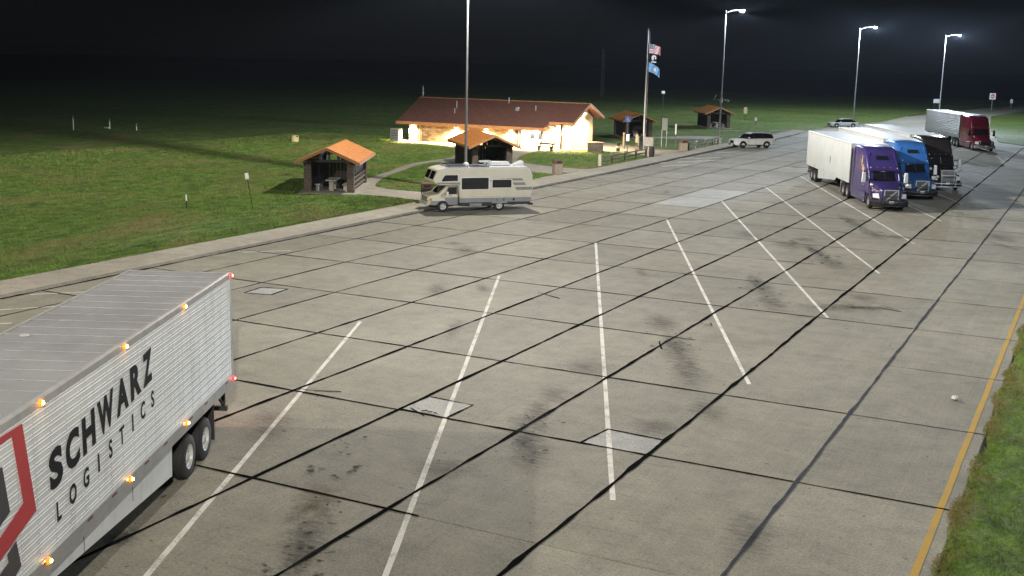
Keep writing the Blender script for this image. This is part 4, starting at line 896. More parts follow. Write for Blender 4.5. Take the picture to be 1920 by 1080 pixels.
        mb = MB(); mb.add([(-.10, s*.74, .82), (-.42, s*1.12, .84), (-.52, s*1.14, 1.12), (-.20, s*.80, 1.16), (-.25, s*.70, .80), (-.6, s*1.05, .82), (-.7, s*1.05, 1.10), (-.4, s*.72, 1.14)], [(0, 1, 2, 3), (4, 5, 6, 7), (0, 1, 5, 4), (1, 2, 6, 5), (2, 3, 7, 6), (3, 0, 4, 7)]); P('headlight', mb, 'lens', bevel=.02)
        if style == 'swept':
            mb = MB(); mb.pipe([(-.16, s*.66, 1.30), (-.5, s*.92, 1.34), (-1.1, s*1.06, 1.50)], .018, 5); P('hood_trim', mb, 'chrome')
    # hood
    hs = [rsec(-.06, .62, .62, 1.40, .10, .94), rsec(-.22, .78, .60, 1.50, .14, .92), rsec(-.6, .88, .62, 1.58, .18, .88), rsec(-1.2, .94, .7, 1.68, .2, .86), rsec(-1.95, 1.03, .8, 1.84, .2, .88)] if not aero else \
         [rsec(-.04, .60, .60, 1.20, .12, .9), rsec(-.25, .82, .58, 1.36, .18, .86), rsec(-.7, .92, .6, 1.50, .24, .82), rsec(-1.3, .97, .7, 1.64, .26, .82), rsec(-1.95, 1.05, .8, 1.84, .22, .86)]
    mb = MB(); mb.loft(hs); hd = P('hood', mb, pm, smooth=40)
    # grille
    gx = -.045; gw, z0, z1 = (.46, .66, 1.40) if style == 'swept' else (.52, .62, 1.62) if style == 'classic' else (.44, .55, 1.05)
    if style == 'classic': mb = MB(); mb.box(-.35, -.05, -gw-.03, gw+.03, z0-.03, z1+.03); P('grille_shell', mb, 'chrome', bevel=.03)
    mb = MB(); mb.box(gx, gx+.03, -gw, gw, z0, z1); gr = P('grille', mb, 'black')
    mb = MB()
    for a in (-1, 1): mb.box(gx+.02, gx+.07, a*gw-.035, a*gw+.035, z0-.03, z1+.03)
    for z in (z0, z1): mb.box(gx+.021, gx+.069, -gw+.035, gw-.035, z-.03, z+.03)
    P('grille_frame', mb, 'chrome' if style != 'aero' else 'dark_metal', gr)
    nb = 9 if style == 'swept' else 12
    for i in range(1, nb):
        mb = MB(); y = -gw+2*gw*i/nb
        if style == 'classic': mb.box(gx+.031, gx+.05, y-.014, y+.014, z0+.03, z1-.03)
        else: z = z0+(z1-z0)*i/nb; mb.box(gx+.031, gx+.045, -gw+.036, gw-.036, z-.014, z+.014)
        P('grille_bar', mb, 'galv' if style == 'swept' else 'chrome' if style == 'classic' else 'dark_metal', gr)
    if style == 'swept':
        mb = MB(); mb.add([(gx+.05, -gw+.06, z0+.06), (gx+.05, -gw+.16, z0+.04), (gx+.05, gw-.06, z1-.06), (gx+.05, gw-.16, z1-.04), (gx+.065, -gw+.06, z0+.06), (gx+.065, -gw+.16, z0+.04), (gx+.065, gw-.06, z1-.06), (gx+.065, gw-.16, z1-.04)], [(0, 1, 2, 3), (4, 5, 6, 7), (0, 1, 5, 4), (1, 2, 6, 5), (2, 3, 7, 6), (3, 0, 4, 7)]); P('diagonal_bar', mb, 'chrome', gr)
        mb = MB(); mb.lathe([(0, gx+.06), (.085, gx+.06), (.085, gx+.075), (0, gx+.08)], (0, 0, 1.03), 'x', 14); P('round_badge', mb, 'chrome', gr)
    # bumper and guard
    mb = MB(); mb.loft([[(-.55, y*1.0, .34), (.10-.30*abs(y/1.2)**3, y, .34), (.14-.30*abs(y/1.2)**3, y, .55), (.08-.30*abs(y/1.2)**3, y, .70), (-.55, y, .72)] for y in np.linspace(-1.2, 1.2, 11)]); bp = P('bumper', mb, 'dark_metal' if style in ('classic', 'swept') else 'grey_panel', smooth=40)
    mb = MB(); mb.box(.165, .175, -.16, .16, .52, .68); P('number_plate', mb, 'signwhite', bp)
    if style in ('swept', 'classic'):
        gm = 'black' if style == 'swept' else 'chrome'; gd = MB()
        for z, wv in ((.36, 1.22), (.60, 1.24)): gd.pipe([(-.35, -wv, z), (.12, -wv+.12, z), (.32, -.7, z), (.36, 0, z), (.32, .7, z), (.12, wv-.12, z), (-.35, wv, z)], .035, 6)
        for y in (-.55, .55): gd.tube((.34, y, .34), (.34, y, 1.02 if style == 'swept' else 1.25), .035)
        gd.pipe([(.34, -.55, 1.02 if style == 'swept' else 1.25), (.36, 0, 1.02 if style == 'swept' else 1.25), (.34, .55, 1.02 if style == 'swept' else 1.25)], .035, 6)
        for a in (-1, 1): gd.tube((-.35, a*1.22, .36), (-.35, a*1.24, .60), .035)
        P('deer_guard', gd, gm, smooth=50)
    # roof cap window, marker lamps, fifth wheel, chassis
    if style == 'swept':
        mb = MB(); vs = []
        for x, z in ((-3.02, 3.22), (-3.22, 3.46)):
            for y in (-.42, -.2, 0, .2, .42): vs.append((x, y*(1 if z < 3.3 else .92), z+.02))
        mb.add(vs, [(i, i+1, i+6, i+5) for i in range(4)]); P('roof_window', mb, 'glass', cab)
        mb = MB()
        for s in (-1, 1): mb.add([(-2.75, s*.95, 2.82), (-3.5, s*.82, 3.66), (-3.5, s*.90, 3.60), (-2.75, s*1.02, 2.76), (-2.72, s*.97, 2.86), (-3.46, s*.84, 3.72)], [(0, 1, 5, 4), (4, 5, 2, 3), (0, 4, 3), (1, 2, 5)])
        P('roof_ridge', mb, pm, cab)
    for y in (-.9, -.45, 0, .45, .9):
        mb = MB(); mb.lathe([(.04, 0), (.03, .03), (0, .04)], (-2.42, y, 2.72-.02*abs(y)), 'z', 8); P('marker_light', mb, 'lens' if abs(y) > .8 else 'amber_lens', cab)
    if style == 'aero': mb = MB(); mb.box(-4.0, -3.85, -.6, .6, 3.99, 4.06); P('roof_rail', mb, 'galv', cab)
    mb = MB(); mb.box(-9.3, -.6, -.43, -.33, .68, .92); mb.box(-9.3, -.6, .33, .43, .68, .92); mb.box(-6.9, -6.7, -.4, .4, .7, .9); mb.box(-8.5, -7.6, -.45, .45, .92, 1.05)
    for a in (-1.32, -7.45, -8.75): mb.tube((a, -1.15, .51), (a, 1.15, .51), .07)
    mb.box(-2.2, -.5, -.4, .4, .45, 1.0); P('chassis', mb, 'dark_metal')
    mb = MB(); mb.pipe([(-6.2, .1, 1.6), (-6.5, .12, 1.25), (-6.9, .1, 1.6)], .03, 5); P('air_hose', mb, 'red_lens')

def semi(loc, pm, style, label, side, ribs=0, rz=-66, roof='roof_grey', tpost='silver'):
    t = thing('semi_truck', label, 'truck', (*loc, 0), rz, 'semi trucks parked in the angled bays')
    tractor(t, pm, style); trailer_parts(t, -6.75-16.15, side, roof, ribs, tpost); return t
semi((-12.46, 80.63), 'purple', 'swept', 'purple semi truck with plain white box trailer, nearest of the parked trucks', 'plain_panel')
semi((-11.63, 89.02), 'blue', 'swept', 'bright blue semi truck parked between the purple and black trucks', 'plain_panel', roof='roof_grey')
semi((-10.84, 97.28), 'blackp', 'classic', 'black semi truck with square chrome grille and chrome guard', 'plain_panel')
semi((-12.70, 148.97), 'maroon', 'aero', 'maroon semi truck with grey ribbed trailer by the exit ramp', 'grey_panel', 12, -68)

# motorhome ----------------------------------------------------------
def motorhome(loc, rz):
    t = thing('motorhome', 'cream and grey camper motorhome with solar panels parked by the sidewalk', 'motorhome', loc, rz)
    P = lambda n, mb, m, par=t, **k: mb.build(n, M[m], par, **k)
    hw = 1.14
    # coach shell: x from the rear wall to the nose of the over-cab bunk
    prof = [(-2.12, .88), (-2.28, 1.4), (-2.22, 2.3), (-1.98, 2.70), (-1.8, 2.76), (3.75, 2.74), (4.12, 2.64), (4.40, 2.02), (4.34, 1.86), (4.0, 1.70), (3.3, 1.66), (2.72, 1.66), (2.66, .88)]
    mb = MB(); mb.prism(prof, 'y', -hw, hw); sh = P('coach_body', mb, 'cream', bevel=.07, smooth=45)
    mb = MB(); mb.prism([(-1.9, 2.768), (-1.9, 2.80), (3.55, 2.79), (3.8, 2.70), (3.55, 2.75)], 'y', -hw+.08, hw-.08); P('roof_skin', mb, 'white', sh)
    mb = MB(); mb.prism([(-2.11, .58), (-2.115, .878), (2.65, .878), (2.65, .58)], 'y', -hw+.005, hw-.005); lp_ = P('lower_body', mb, 'rv_grey')
    mb = MB(); mb.prism([(-2.05, .42), (-2.08, .578), (2.65, .578), (2.65, .36), (1.6, .30), (.55, .34), (.42, .5), (-.42, .5), (-.5, .42)], 'y', -hw+.02, hw-.02); P('skirt', mb, 'rv_dark')
    for s in (-1, 1):
        y0, y1 = (hw+.001, hw+.014) if s > 0 else (-hw-.014, -hw-.001)
        def win(n, pts, fr=.05):
            cx = sum(p[0] for p in pts)/len(pts); cz = sum(p[1] for p in pts)/len(pts)
            big = [(cx+(x-cx)*(1+fr/ .5), cz+(z-cz)*(1+fr/.33)) for x, z in pts]
            mb = MB(); mb.prism(big, 'y', y0, y1); f = P(n, mb, 'white', bevel=.01)
            g0, g1 = (y1, y1+.008) if s > 0 else (y0-.008, y0)
            mb = MB(); mb.prism(pts, 'y', g0, g1); P('pane', mb, 'glass', f)
        win('window', [(.80, 1.42), (2.50, 1.42), (2.54, 1.46), (2.54, 2.10), (2.50, 2.14), (.80, 2.14), (.76, 2.10), (.76, 1.46)])
        win('window', [(-.74, 1.50), (.46, 1.50), (.50, 1.54), (.50, 1.96), (.46, 2.0), (-.74, 2.0), (-.78, 1.96), (-.78, 1.54)])
        win('window', [(2.80, 1.96), (3.82, 1.94), (3.86, 1.99), (3.66, 2.30), (3.6, 2.33), (2.84, 2.33), (2.80, 2.29)])
        for q in ([(-.55, 1.93), (-1.62, 1.93), (-1.48, 2.08), (-.40, 2.08)], [(-.98, 1.64), (-1.78, 1.64), (-1.68, 1.82), (-.86, 1.82)], [(-1.14, 1.33), (-2.2, 1.33), (-2.22, 1.52), (-1.02, 1.52)], [(.6, 1.90), (-.3, 2.02), (-.3, 2.08), (.7, 1.97)], [(2.64, 1.72), (4.2, 1.80), (4.05, 1.88), (2.64, 1.86)]):
            a, b = (hw+.0005, hw+.004) if s > 0 else (-hw-.004, -hw-.0005); mb = MB(); mb.prism(q, 'y', a, b); P('decal_stripe', mb, 'rv_stripe', sh)
        a, b = (hw-.01, hw+.012) if s > 0 else (-hw-.012, -hw+.01)
        mb = MB(); mb.box(-2.1, 2.64, a, b, .865, .905); P('trim_strip', mb, 'white')
        for x0, x1, z0, z1, m in ((.12, .24, .66, .78, 'signwhite'), (-.32, -.24, .64, .80, 'black'), (-1.02, -.9, .66, .80, 'black'), (1.2, 2.0, .34, .52, 'rv_grey')):
            mb = MB(); mb.box(x0, x1, a, b, z0, z1); P('hatch', mb, m)
        mb = MB(); mb.box(-.52, .52, a, b, .50, .86); P('wheel_arch', mb, 'rv_grey')
        wheel(t, 0, s*.98, .355, .24, 'chrome', s); wheel(t, 3.74, s*.98, .355, .24, 'chrome', s)
        # cab door
        q = [(2.74, .58), (3.5, .58), (3.62, .95), (3.62, 1.1), (3.40, 1.60), (2.74, 1.62)]; c0, c1 = (.985, 1.005) if s > 0 else (-1.005, -.985)
        mb = MB(); mb.prism(q, 'y', c0, c1); d = P('cab_door', mb, 'rv_grey')
        mb = MB(); mb.prism([(2.74, .92), (3.62, .92), (3.62, 1.1), (2.74, 1.1)], 'y', c0-.003, c1+.003); P('upper_panel', mb, 'cream', d)
        mb = MB(); mb.prism([(2.82, 1.12), (3.54, 1.12), (3.34, 1.55), (2.82, 1.56)], 'y', c0-.006, c1+.006); P('side_window', mb, 'glass', d)
        mb = MB(); mb.box(3.42, 3.54, s*1.16-.10, s*1.16+.10, 1.05, 1.30); mr = P('mirror', mb, 'white', bevel=.02); mb = MB(); mb.tube((3.48, s*.98, 1.12), (3.48, s*1.08, 1.15), .025); P('arm', mb, 'black', mr)
        mb = MB(); mb.lathe([(0, .0), (.085, .0), (.10, .03), (.09, .07), (0, .08)], (4.60, s*.72, .80), 'x', 14); P('headlight', mb, 'lens')
        mb = MB(); mb.box(4.44, 4.56, s*.93-.05, s*.93+.05, .74, .86); P('turn_signal', mb, 'amber_lens')
        mb = MB(); mb.box(-2.17, -2.10, s*.95-.07, s*.95+.07, .66, .84); P('tail_light', mb, 'red_lens')
    # cab: hood, windshield, nose
    mb = MB(); mb.loft([[(x, y, z0), (x, y, z1), (x, -y, z1), (x, -y, z0)] for x, y, z0, z1 in ((2.7, .98, .45, 1.64), (3.42, .985, .45, 1.64), (3.98, .985, .45, 1.13), (4.15, .97, .45, 1.08), (4.58, .92, .48, 1.03), (4.64, .90, .55, .97))]); cb = P('cab', mb, 'cream', bevel=.04, smooth=40)
    mb = MB(); mb.box(2.71, 4.50, -.99, .99, .44, .70); P('lower_cab', mb, 'rv_grey', cb)
    mb = MB(); vs = []
    for x, z, w in ((3.975, 1.15, .90), (3.47, 1.62, .86)):
        for u in np.linspace(-1, 1, 7): vs.append((x+.03-.10*u*u, u*w, z+.01))
    mb.add(vs, [(i, i+1, i+8, i+7) for i in range(6)]); ws = P('windshield', mb, 'glass', cb)
    mb = MB(); mb.tube((3.92, .5, 1.2), (3.8, .1, 1.33), .012, n=4); mb.tube((3.92, -.3, 1.2), (3.8, -.7, 1.33), .012, n=4); P('wiper', mb, 'black', ws)
    mb = MB(); mb.box(4.62, 4.67, -.62, .62, .62, .92); gr = P('grille', mb, 'black')
    for i in range(5): mb = MB(); mb.box(4.671, 4.685, -.6, .6, .65+i*.055, .67+i*.055); P('grille_bar', mb, 'chrome', gr)
    mb = MB(); mb.box(4.58, 4.75, -.92, .92, .40, .54); P('bumper', mb, 'chrome', bevel=.03)
    mb = MB(); mb.box(-2.32, -2.05, -1.05, 1.05, .34, .46); P('rear_bumper', mb, 'dark_metal', bevel=.02)
    for s in (-1, 1):
        fr = []
        for j, y in enumerate((s*.08, s*.98)):
            fr += [(4.385, y, 2.055), (4.165, y, 2.54)]
        mb = MB(); n = (.91, .41); o = lambda p, k: (p[0]+n[0]*k, p[1], p[2]+n[1]*k)
        A = [o(fr[i], .012) for i in (0, 1, 3, 2)]; B = [o(fr[i], -.02) for i in (0, 1, 3, 2)]
        mb.add(A+B, [(0, 1, 2, 3), (4, 5, 6, 7), (0, 1, 5, 4), (1, 2, 6, 5), (2, 3, 7, 6), (3, 0, 4, 7)]); P('bunk_window', mb, 'glass', sh)
    # roof kit
    for x0, x1, y0, y1 in ((2.0, 3.4, .1, .95), (.6, 1.85, .1, .95), (2.0, 3.4, -.95, -.15)):
        mb = MB(); mb.box(x0, x1, y0, y1, 2.85, 2.885); sp = P('solar_panel', mb, 'silver')
        mb = MB(); mb.box(x0+.03, x1-.03, y0+.03, y1-.03, 2.8855, 2.889); P('cells', mb, 'solar', sp)
        mb = MB()
        for x in (x0+.1, x1-.1):
            for y in (y0+.08, y1-.08): mb.box(x-.03, x+.03, y-.03, y+.03, 2.79, 2.85)
        P('foot', mb, 'galv', sp)
    mb = MB(); mb.loft([rsec(x, .36, 2.80, z, .10) for x, z in ((-.95, 2.92), (-.85, 3.06), (.25, 3.08), (.38, 2.94))]); P('air_conditioner', mb, 'white', smooth=40)
    mb = MB(); mb.box(-1.85, -1.2, -.2, .45, 2.80, 2.86); v_ = P('roof_vent', mb, 'white'); mb = MB(); mb.add([(-1.2, -.2, 2.865), (-1.2, .45, 2.865), (-1.8, .45, 3.12), (-1.8, -.2, 3.12), (-1.8, .45, 2.87), (-1.8, -.2, 2.87)], [(0, 1, 2, 3), (1, 2, 4), (0, 3, 5), (2, 3, 5, 4)]); P('lid', mb, 'white', v_)
    mb = MB(); mb.lathe([(.12, 2.79), (.14, 2.88), (.05, 2.93), (.05, 3.0), (0, 3.0)], (.55, -.3, 0), 'z', 12); mb.box(.2, .95, -.42, -.18, 3.0, 3.10); P('tv_antenna', mb, 'white')
    mb = MB(); mb.lathe([(.16, 2.79), (.18, 2.9), (.1, 2.98), (0, 2.99)], (1.75, -.55, 0), 'z', 12); P('vent_dome', mb, 'white', smooth=50)
    mb = MB(); mb.box(-2.1, 4.6, -.45, -.35, .32, .46); mb.box(-2.1, 4.6, .35, .45, .32, .46); mb.tube((0, -.95, .355), (0, .95, .355), .06); mb.tube((3.74, -.95, .355), (3.74, .95, .355), .05); mb.box(3.3, 4.5, -.4, .4, .3, .7); P('chassis', mb, 'dark_metal')
    return t
motorhome((*(-34.86, 65.57), 0), 226.5)

# cars ---------------------------------------------------------------
def car(loc, rz, label, pm, L, W, H, zb, suv, low='black'):
    t = thing('parked_car', label, 'car', loc, rz, 'cars parked along the far sidewalk')
    P = lambda n, mb, m, par=t, **k: mb.build(n, M[m], par, **k)
    f, r_ = L/2, -L/2; hw = W/2; wb = L*.59; fx = f-L*.185; rx = fx-wb; wr = .385 if suv else .335
    belt = H*(.635 if suv else .61); hoodz = H*.60 if suv else H*.56
    B = [(f, .86, zb+.10, hoodz*.78), (f-.10, .94, zb, hoodz*.93), (f-.55, .985, zb, hoodz), (f-L*.26, 1.0, zb, belt*.98), (0, 1.0, zb, belt), (r_+.7, 1.0, zb, belt*1.02), (r_+.12, .96, zb+.02, belt*(1.02 if suv else .97)), (r_, .88, zb+.14, belt*(.95 if suv else .85))]
    mb = MB(); mb.loft([rsec(x, hw*k, a, b, .14, .95) for x, k, a, b in B]); P('body', mb, pm, smooth=40)
    C = [(f-L*.24, .90, belt-.1, belt+.02), (f-L*.37, .86, belt-.1, H*.93), (f-L*.46, .84, belt-.1, H), (r_+L*.26, .83, belt-.1, H*.99), (r_+(.42 if suv else 1.25), .82, belt-.1, H*(.93 if suv else .95)), (r_+(.12 if suv else .30), .84, belt-.1, belt+(.05 if suv else .02))]
    mb = MB(); mb.loft([rsec(x, hw*k, a, b, .10, .86) for x, k, a, b in C]); g = P('greenhouse', mb, 'glass', smooth=40)
    mb = MB(); mb.loft([rsec(x, hw*k*.80, b-.05, b+.02, .02) for x, k, a, b in C[1:5]]); P('roof', mb, pm, g, smooth=40)
    for s in (-1, 1):
        for x in (fx, rx): wheel(t, x, s*(hw-.12), wr, .23, 'black' if suv else 'silver', s)
        for x in (fx, rx):   # dark wheel arch lip
            arc = [R(a) for a in range(0, 181, 20)]; mb = MB(); y0, y1 = (hw-.03, hw+.012) if s > 0 else (-hw-.012, -hw+.03)
            for a, b in zip(arc[:-1], arc[1:]): mb.prism([(x+(wr+.09)*math.cos(a), wr+(wr+.09)*math.sin(a)), (x+(wr+.09)*math.cos(b), wr+(wr+.09)*math.sin(b)), (x+wr*.7*math.cos(b), wr+wr*.7*math.sin(b)), (x+wr*.7*math.cos(a), wr+wr*.7*math.sin(a))], 'y', y0-.002, y1-.008 if s > 0 else y1)
            P('wheel_arch', mb, 'black')
        mb = MB(); y0, y1 = (hw-.01, hw+.015) if s > 0 else (-hw-.015, -hw+.01); mb.box(rx+wr+.12, fx-wr-.12, y0, y1, zb+.02, zb+.10); P('sill', mb, 'black')
        mb = MB(); mb.box(f-.34, f-.02, s*hw*.72-.16, s*hw*.72+.16, hoodz*.70, hoodz*.84, taper=.02); P('headlight', mb, 'lens')
        mb = MB(); mb.box(r_-.01, r_+.22, s*hw*.8-.12, s*hw*.8+.12, belt*.80, belt*.92); P('tail_light', mb, 'red_lens')
        mb = MB(); mb.box(f-L*.33, f-L*.30, s*(hw+.10)-.10, s*(hw+.10)+.10, belt+.02, belt+.18); P('mirror', mb, pm, bevel=.02)
        for x in (f-L*.46, r_+L*.30):
            mb = MB(); mb.add([(x-.03, s*hw*.885, belt-.02), (x+.03, s*hw*.885, belt-.02), (x+.03, s*hw*.745, H-.04), (x-.03, s*hw*.745, H-.04), (x, s*hw*.80, belt), (x, s*hw*.66, H-.05)], [(0, 1, 2, 3), (0, 3, 5, 4), (1, 2, 5, 4)]); P('pillar', mb, 'black', g)
        if suv: mb = MB(); mb.tube((f-L*.42, s*hw*.66, H+.06), (r_+L*.12, s*hw*.66, H+.05), .02); P('roof_rail', mb, 'silver', g)
        for x in (f-L*.30, f-L*.50):
            mb = MB(); y0, y1 = (hw-.002, hw+.004) if s > 0 else (-hw-.004, -hw+.002); mb.box(x-.008, x+.008, y0, y1, zb+.12, belt-.06); P('door_seam', mb, 'black')
    mb = MB(); mb.box(f-.08, f+.015, -hw*.42, hw*.42, hoodz*.5, hoodz*.84); gr = P('grille', mb, 'black')
    mb = MB(); mb.box(f-.10, f+.02, -hw*.8, hw*.8, zb+.02, zb+.16); P('bumper', mb, low)
    mb = MB(); mb.box(f+.021, f+.03, -.2, .2, hoodz*.32, hoodz*.44); P('number_plate', mb, 'signwhite', gr)
    return t
car((*(-37.05, 134.20), 0), 224, 'white suv with dark windows parked by the far rail fence', 'white', 5.2, 2.0, 1.78, .32, True)
car((*(-38.16, 192.11), 0), 216, 'white sedan with dark windows parked behind the white trailers', 'white', 4.8, 1.85, 1.40, .20, False)
# ------------------------------------------------------------------ bins, fences, signs, flags
def litter_bin(loc, rz, s, label, dark=False):
    t = thing('litter_bin', label, 'litter bin', (*loc, .14), rz, 'aggregate litter bins along the sidewalk')
    mb = MB(); mb.box(-.33*s, .33*s, -.33*s, .33*s, 0, .82*s); mb.build('body', M['dark_wood' if dark else 'agg'], t, bevel=.02)
    mb = MB(); mb.box(-.35*s, .35*s, -.35*s, .35*s, .825*s, 1.12*s, taper=.02); tp = mb.build('lid', M['agg_top'], t, bevel=.02)
    mb = MB(); mb.box(-.2*s, .2*s, -.356*s, -.34*s, .9*s, 1.04*s); mb.build('flap', M['black'], tp)
    return t
litter_bin((-41.02, 88.48), 50, 1.05, 'stone litter bin with brown top beside the path right of the motorhome')
litter_bin((-40.99, 121.08), 40, 1.1, 'stone litter bin with brown top at the start of the far fence')
litter_bin((-39.71, 65.17), 35, 1.1, 'dark brown litter bin just in front of the motorhome nose', True)
t = thing('wooden_barrel', 'dark wooden barrel with one pale stave at the end of the near fence', 'barrel', (*(-41.14, 111.35), .14), 0)
for k in range(12):
    a = 2*math.pi*k/12; mb = MB(); mb.loft([[(.36*q*math.cos(a+d), .36*q*math.sin(a+d), z) for d in (-.24, .24)]+[(.33*q*math.cos(a+d), .33*q*math.sin(a+d), z) for d in (.24, -.24)] for z, q in ((0, .92), (.5, 1.08), (1.05, .92))])
    mb.build('stave', M['wood_pale' if k in (7, 8) else 'dark_wood'], t)
mb = MB(); mb.lathe([(0, 1.0), (.33, 1.0), (.35, 1.06), (.0, 1.07)], (0, 0, 0), 'z', 14); mb.build('lid', M['agg_top'], t)

def fence(posts, label, z=.13, h=.95, first='wood_pale', post='wood_pale', railm='rail', tail=None):
    c = posts[0]; t = thing('rail_fence', label, 'fence', (*c, z), 0, None)
    L = [(x-c[0], y-c[1]) for x, y in posts]
    for i, (x, y) in enumerate(L):
        r = .14 if i == 0 else .085
        mb = MB(); mb.box(x-r, x+r, y-r, y+r, 0, h+(.1 if i == 0 else 0)); mb.build('post', M[first if i == 0 else post], t, bevel=.01)
    for (x0, y0), (x1, y1) in zip(L[:-1], L[1:]):
        for zz_ in (.38, .74):
            mb = MB(); mb.tube((x0, y0, zz_+.02), (x1, y1, zz_-.02), .075, .06, 7); mb.build('rail', M[railm], t, smooth=50)
    return t
fence([(-41.09, 97.97), (-41.29, 101.35), (-41.42, 105.01), (-41.63, 108.41), (-41.78, 111.65)], 'two rail timber fence on the lawn, ending at the wooden barrel', post='wood')
fence([(-40.96, 122.60), (-41.27, 126.42), (-41.41, 130.08), (-41.52, 133.38), (-41.60, 135.65)], 'two rail timber fence with pale posts by the far lamp post', first='wood')
def post_row(pts, label):
    t = thing('bollard', label, 'bollard', (*pts, .13)); return t
def board_sign(loc, rz, w, z0, z1, posts, label, face='signwhite', post='galv', cat='sign', pr=.035, lean=None, back='galv', group=None, extra=None):
    t = thing('sign', label, cat, (*loc, .1), rz, group)
    for x in posts: mb = MB(); mb.tube((x, 0, 0), (x, 0, z1-.03), pr, n=8); mb.build('post', M[post], t, smooth=40)
    mb = MB(); mb.box(-w/2, w/2, -.05, -.038, z0, z1); p = mb.build('panel', M[face], t, bevel=.004)
    if lean: t.rotation_euler = (R(lean[0]), R(lean[1]), R(rz))
    return t, p
board_sign((-45.13, 126.27), 20, .62, 1.9, 3.3, (-.28, .28), 'grey two post notice board right of the flagpole', 'grey_panel', 'pole_white')
board_sign((-43.47, 125.43), 20, .17, 1.55, 2.75, (0,), 'slim white marker sign on a wooden post beside the notice board', 'signwhite', 'wood')
board_sign((-45.27, 115.26), 20, .34, 1.25, 1.95, (0,), 'small white sign on a dark post left of the flagpole', 'signwhite', 'dark_metal')
board_sign((-44.77, 116.67), 20, .3, 1.0, 1.9, (-.08, .08), 'tan sign on two short posts just left of the flagpole', 'tan', 'wood')
t = thing('post', 'green grey square post behind the small white sign', 'post', (*(-47.59, 120.02), .12)); mb = MB(); mb.box(-.09, .09, -.09, .09, 0, 1.7); mb.build('shaft', M['wood'], t); mb = MB(); mb.box(-.11, .11, -.11, .11, 1.701, 1.78); mb.build('cap', M['galv'], t)
t = thing('bollard', 'short dark bollard with pale band on the bright path', 'bollard', (*(-46.61, 115.95), .13)); mb = MB(); mb.tube((0, 0, 0), (0, 0, .92), .2, n=12); mb.build('shaft', M['dark_wood'], t, smooth=40); mb = MB(); mb.tube((0, 0, .35), (0, 0, .6), .206, n=12); mb.build('band', M['wood_pale'], t, smooth=40)
t = thing('drinking_fountain', 'grey upright drinking fountain by the path behind the small signs', 'fountain', (*(-47.14, 125.81), .13)); mb = MB(); mb.box(-.9, .9, -.15, .15, 0, .95); mb.build('wall', M['tablec'], t); mb = MB(); mb.box(-.95, .95, -.2, .2, .951, 1.03); mb.build('cap', M['tablec'], t)
t = thing('telephone_kiosk', 'black upright pedestal kiosk standing against the flagpole', 'kiosk', (*(-45.67, 120.39), .13), 10); mb = MB(); mb.box(-.22, .22, -.2, .2, 0, 1.55); mb.build('body', M['blackp'], t, bevel=.03); mb = MB(); mb.box(-.15, .15, -.225, -.205, .9, 1.35); mb.build('screen', M['glass'], t)
# accessible parking sign on its own post by the shelter
a_loc = (-51.84, 131.83)
t, p = board_sign(a_loc, 20, .78, 2.35, 3.05, (0,), 'blue accessible sign with white wheelchair symbol by the shelter', 'signblue', 'galv')
mb = MB(); y = -.056
mb.prism([(-.03+.04*math.cos(k*.785), 2.93+.04*math.sin(k*.785)) for k in range(8)], 'y', y, y+.004); mb.box(-.055, -.01, y, y+.004, 2.68, 2.88); mb.box(-.02, .12, y, y+.004, 2.78, 2.81); mb.box(-.02, .13, y, y+.004, 2.66, 2.70); mb.prism([(.09, 2.66), (.13, 2.68), (.22, 2.5), (.18, 2.48)], 'y', y, y+.004)
for k in range(14):
    a0, a1 = R(120+k*17), R(120+k*17+17); r0, r1 = .12, .155; mb.prism([(-.01+r0*math.cos(a0), 2.6+r0*math.sin(a0)), (-.01+r1*math.cos(a0), 2.6+r1*math.sin(a0)), (-.01+r1*math.cos(a1), 2.6+r1*math.sin(a1)), (-.01+r0*math.cos(a1), 2.6+r0*math.sin(a1))], 'y', y, y+.004)
mb.build('wheelchair_symbol', M['signwhite'], p)

# flagpole with three flags
fp = thing('flagpole', 'tall white flagpole flying three flags beside the path', 'flagpole', (*(-45.45, 120.50), .13))
mb = MB(); mb.tube((0, 0, 0), (0, 0, 12.9), .10, .05, 12); mb.build('pole', M['pole_white'], fp, smooth=40)
mb = MB(); mb.lathe([(0, 12.85), (.1, 12.93), (.12, 13.0), (.1, 13.08), (0, 13.13)], (0, 0, 0), 'z', 12); mb.build('finial', M['flaggold'], fp, smooth=60)
mb = MB(); mb.tube((.22, 0, 1.2), (.20, 0, 12.8), .012, n=5); mb.build('halyard', M['pole_white'], fp)
def flag(ztop, w, h, cell, mats, label, droop, rz=22, fold=.22):
    """hanging cloth: cell(u,v)->material index"""
    nx, ny = 30, 26; mb = MB(); vs = []
    def P(u, v):
        x = u*w*(1-.18*u); sag = droop*u**1.4; y = fold*math.sin(u*5.2+v*1.4)*u*.8+.07*math.sin(u*13+v*3)
        return (.22+x*math.cos(fold*u), y, -v*h*(1-.10*u)-sag)
    for j in range(ny+1):
        for i in range(nx+1): vs.append(P(i/nx, j/ny))
    fs = []; mi = []
    for j in range(ny):
        for i in range(nx):
            a = j*(nx+1)+i; fs.append((a, a+1, a+nx+2, a+nx+1)); mi.append(cell((i+.5)/nx, (j+.5)/ny))
    mb.v = vs; mb.f = fs; mb.mi = mi
    o = mb.build('flag', [M[m] for m in mats], None, smooth=80)
    o.location = (fp.location.x, fp.location.y, ztop); o.rotation_euler = (0, 0, R(rz)); tag(o, label, 'flag', 'flags on the flagpole'); return o, P
def usa(u, v):
    if u < .4 and v < 7/13: 
        ii, jj = int(u/.4*11), int(v/(7/13)*9); return 2 if not (ii % 2 == 0 and jj % 2 == 0) else 1
    return 0 if int(v*13) % 2 == 0 else 1
flag(11.6, 1.5, 1.05, usa, ['flagred', 'flagwhite', 'flagblue'], 'red white and blue striped flag, topmost on the flagpole', .35)
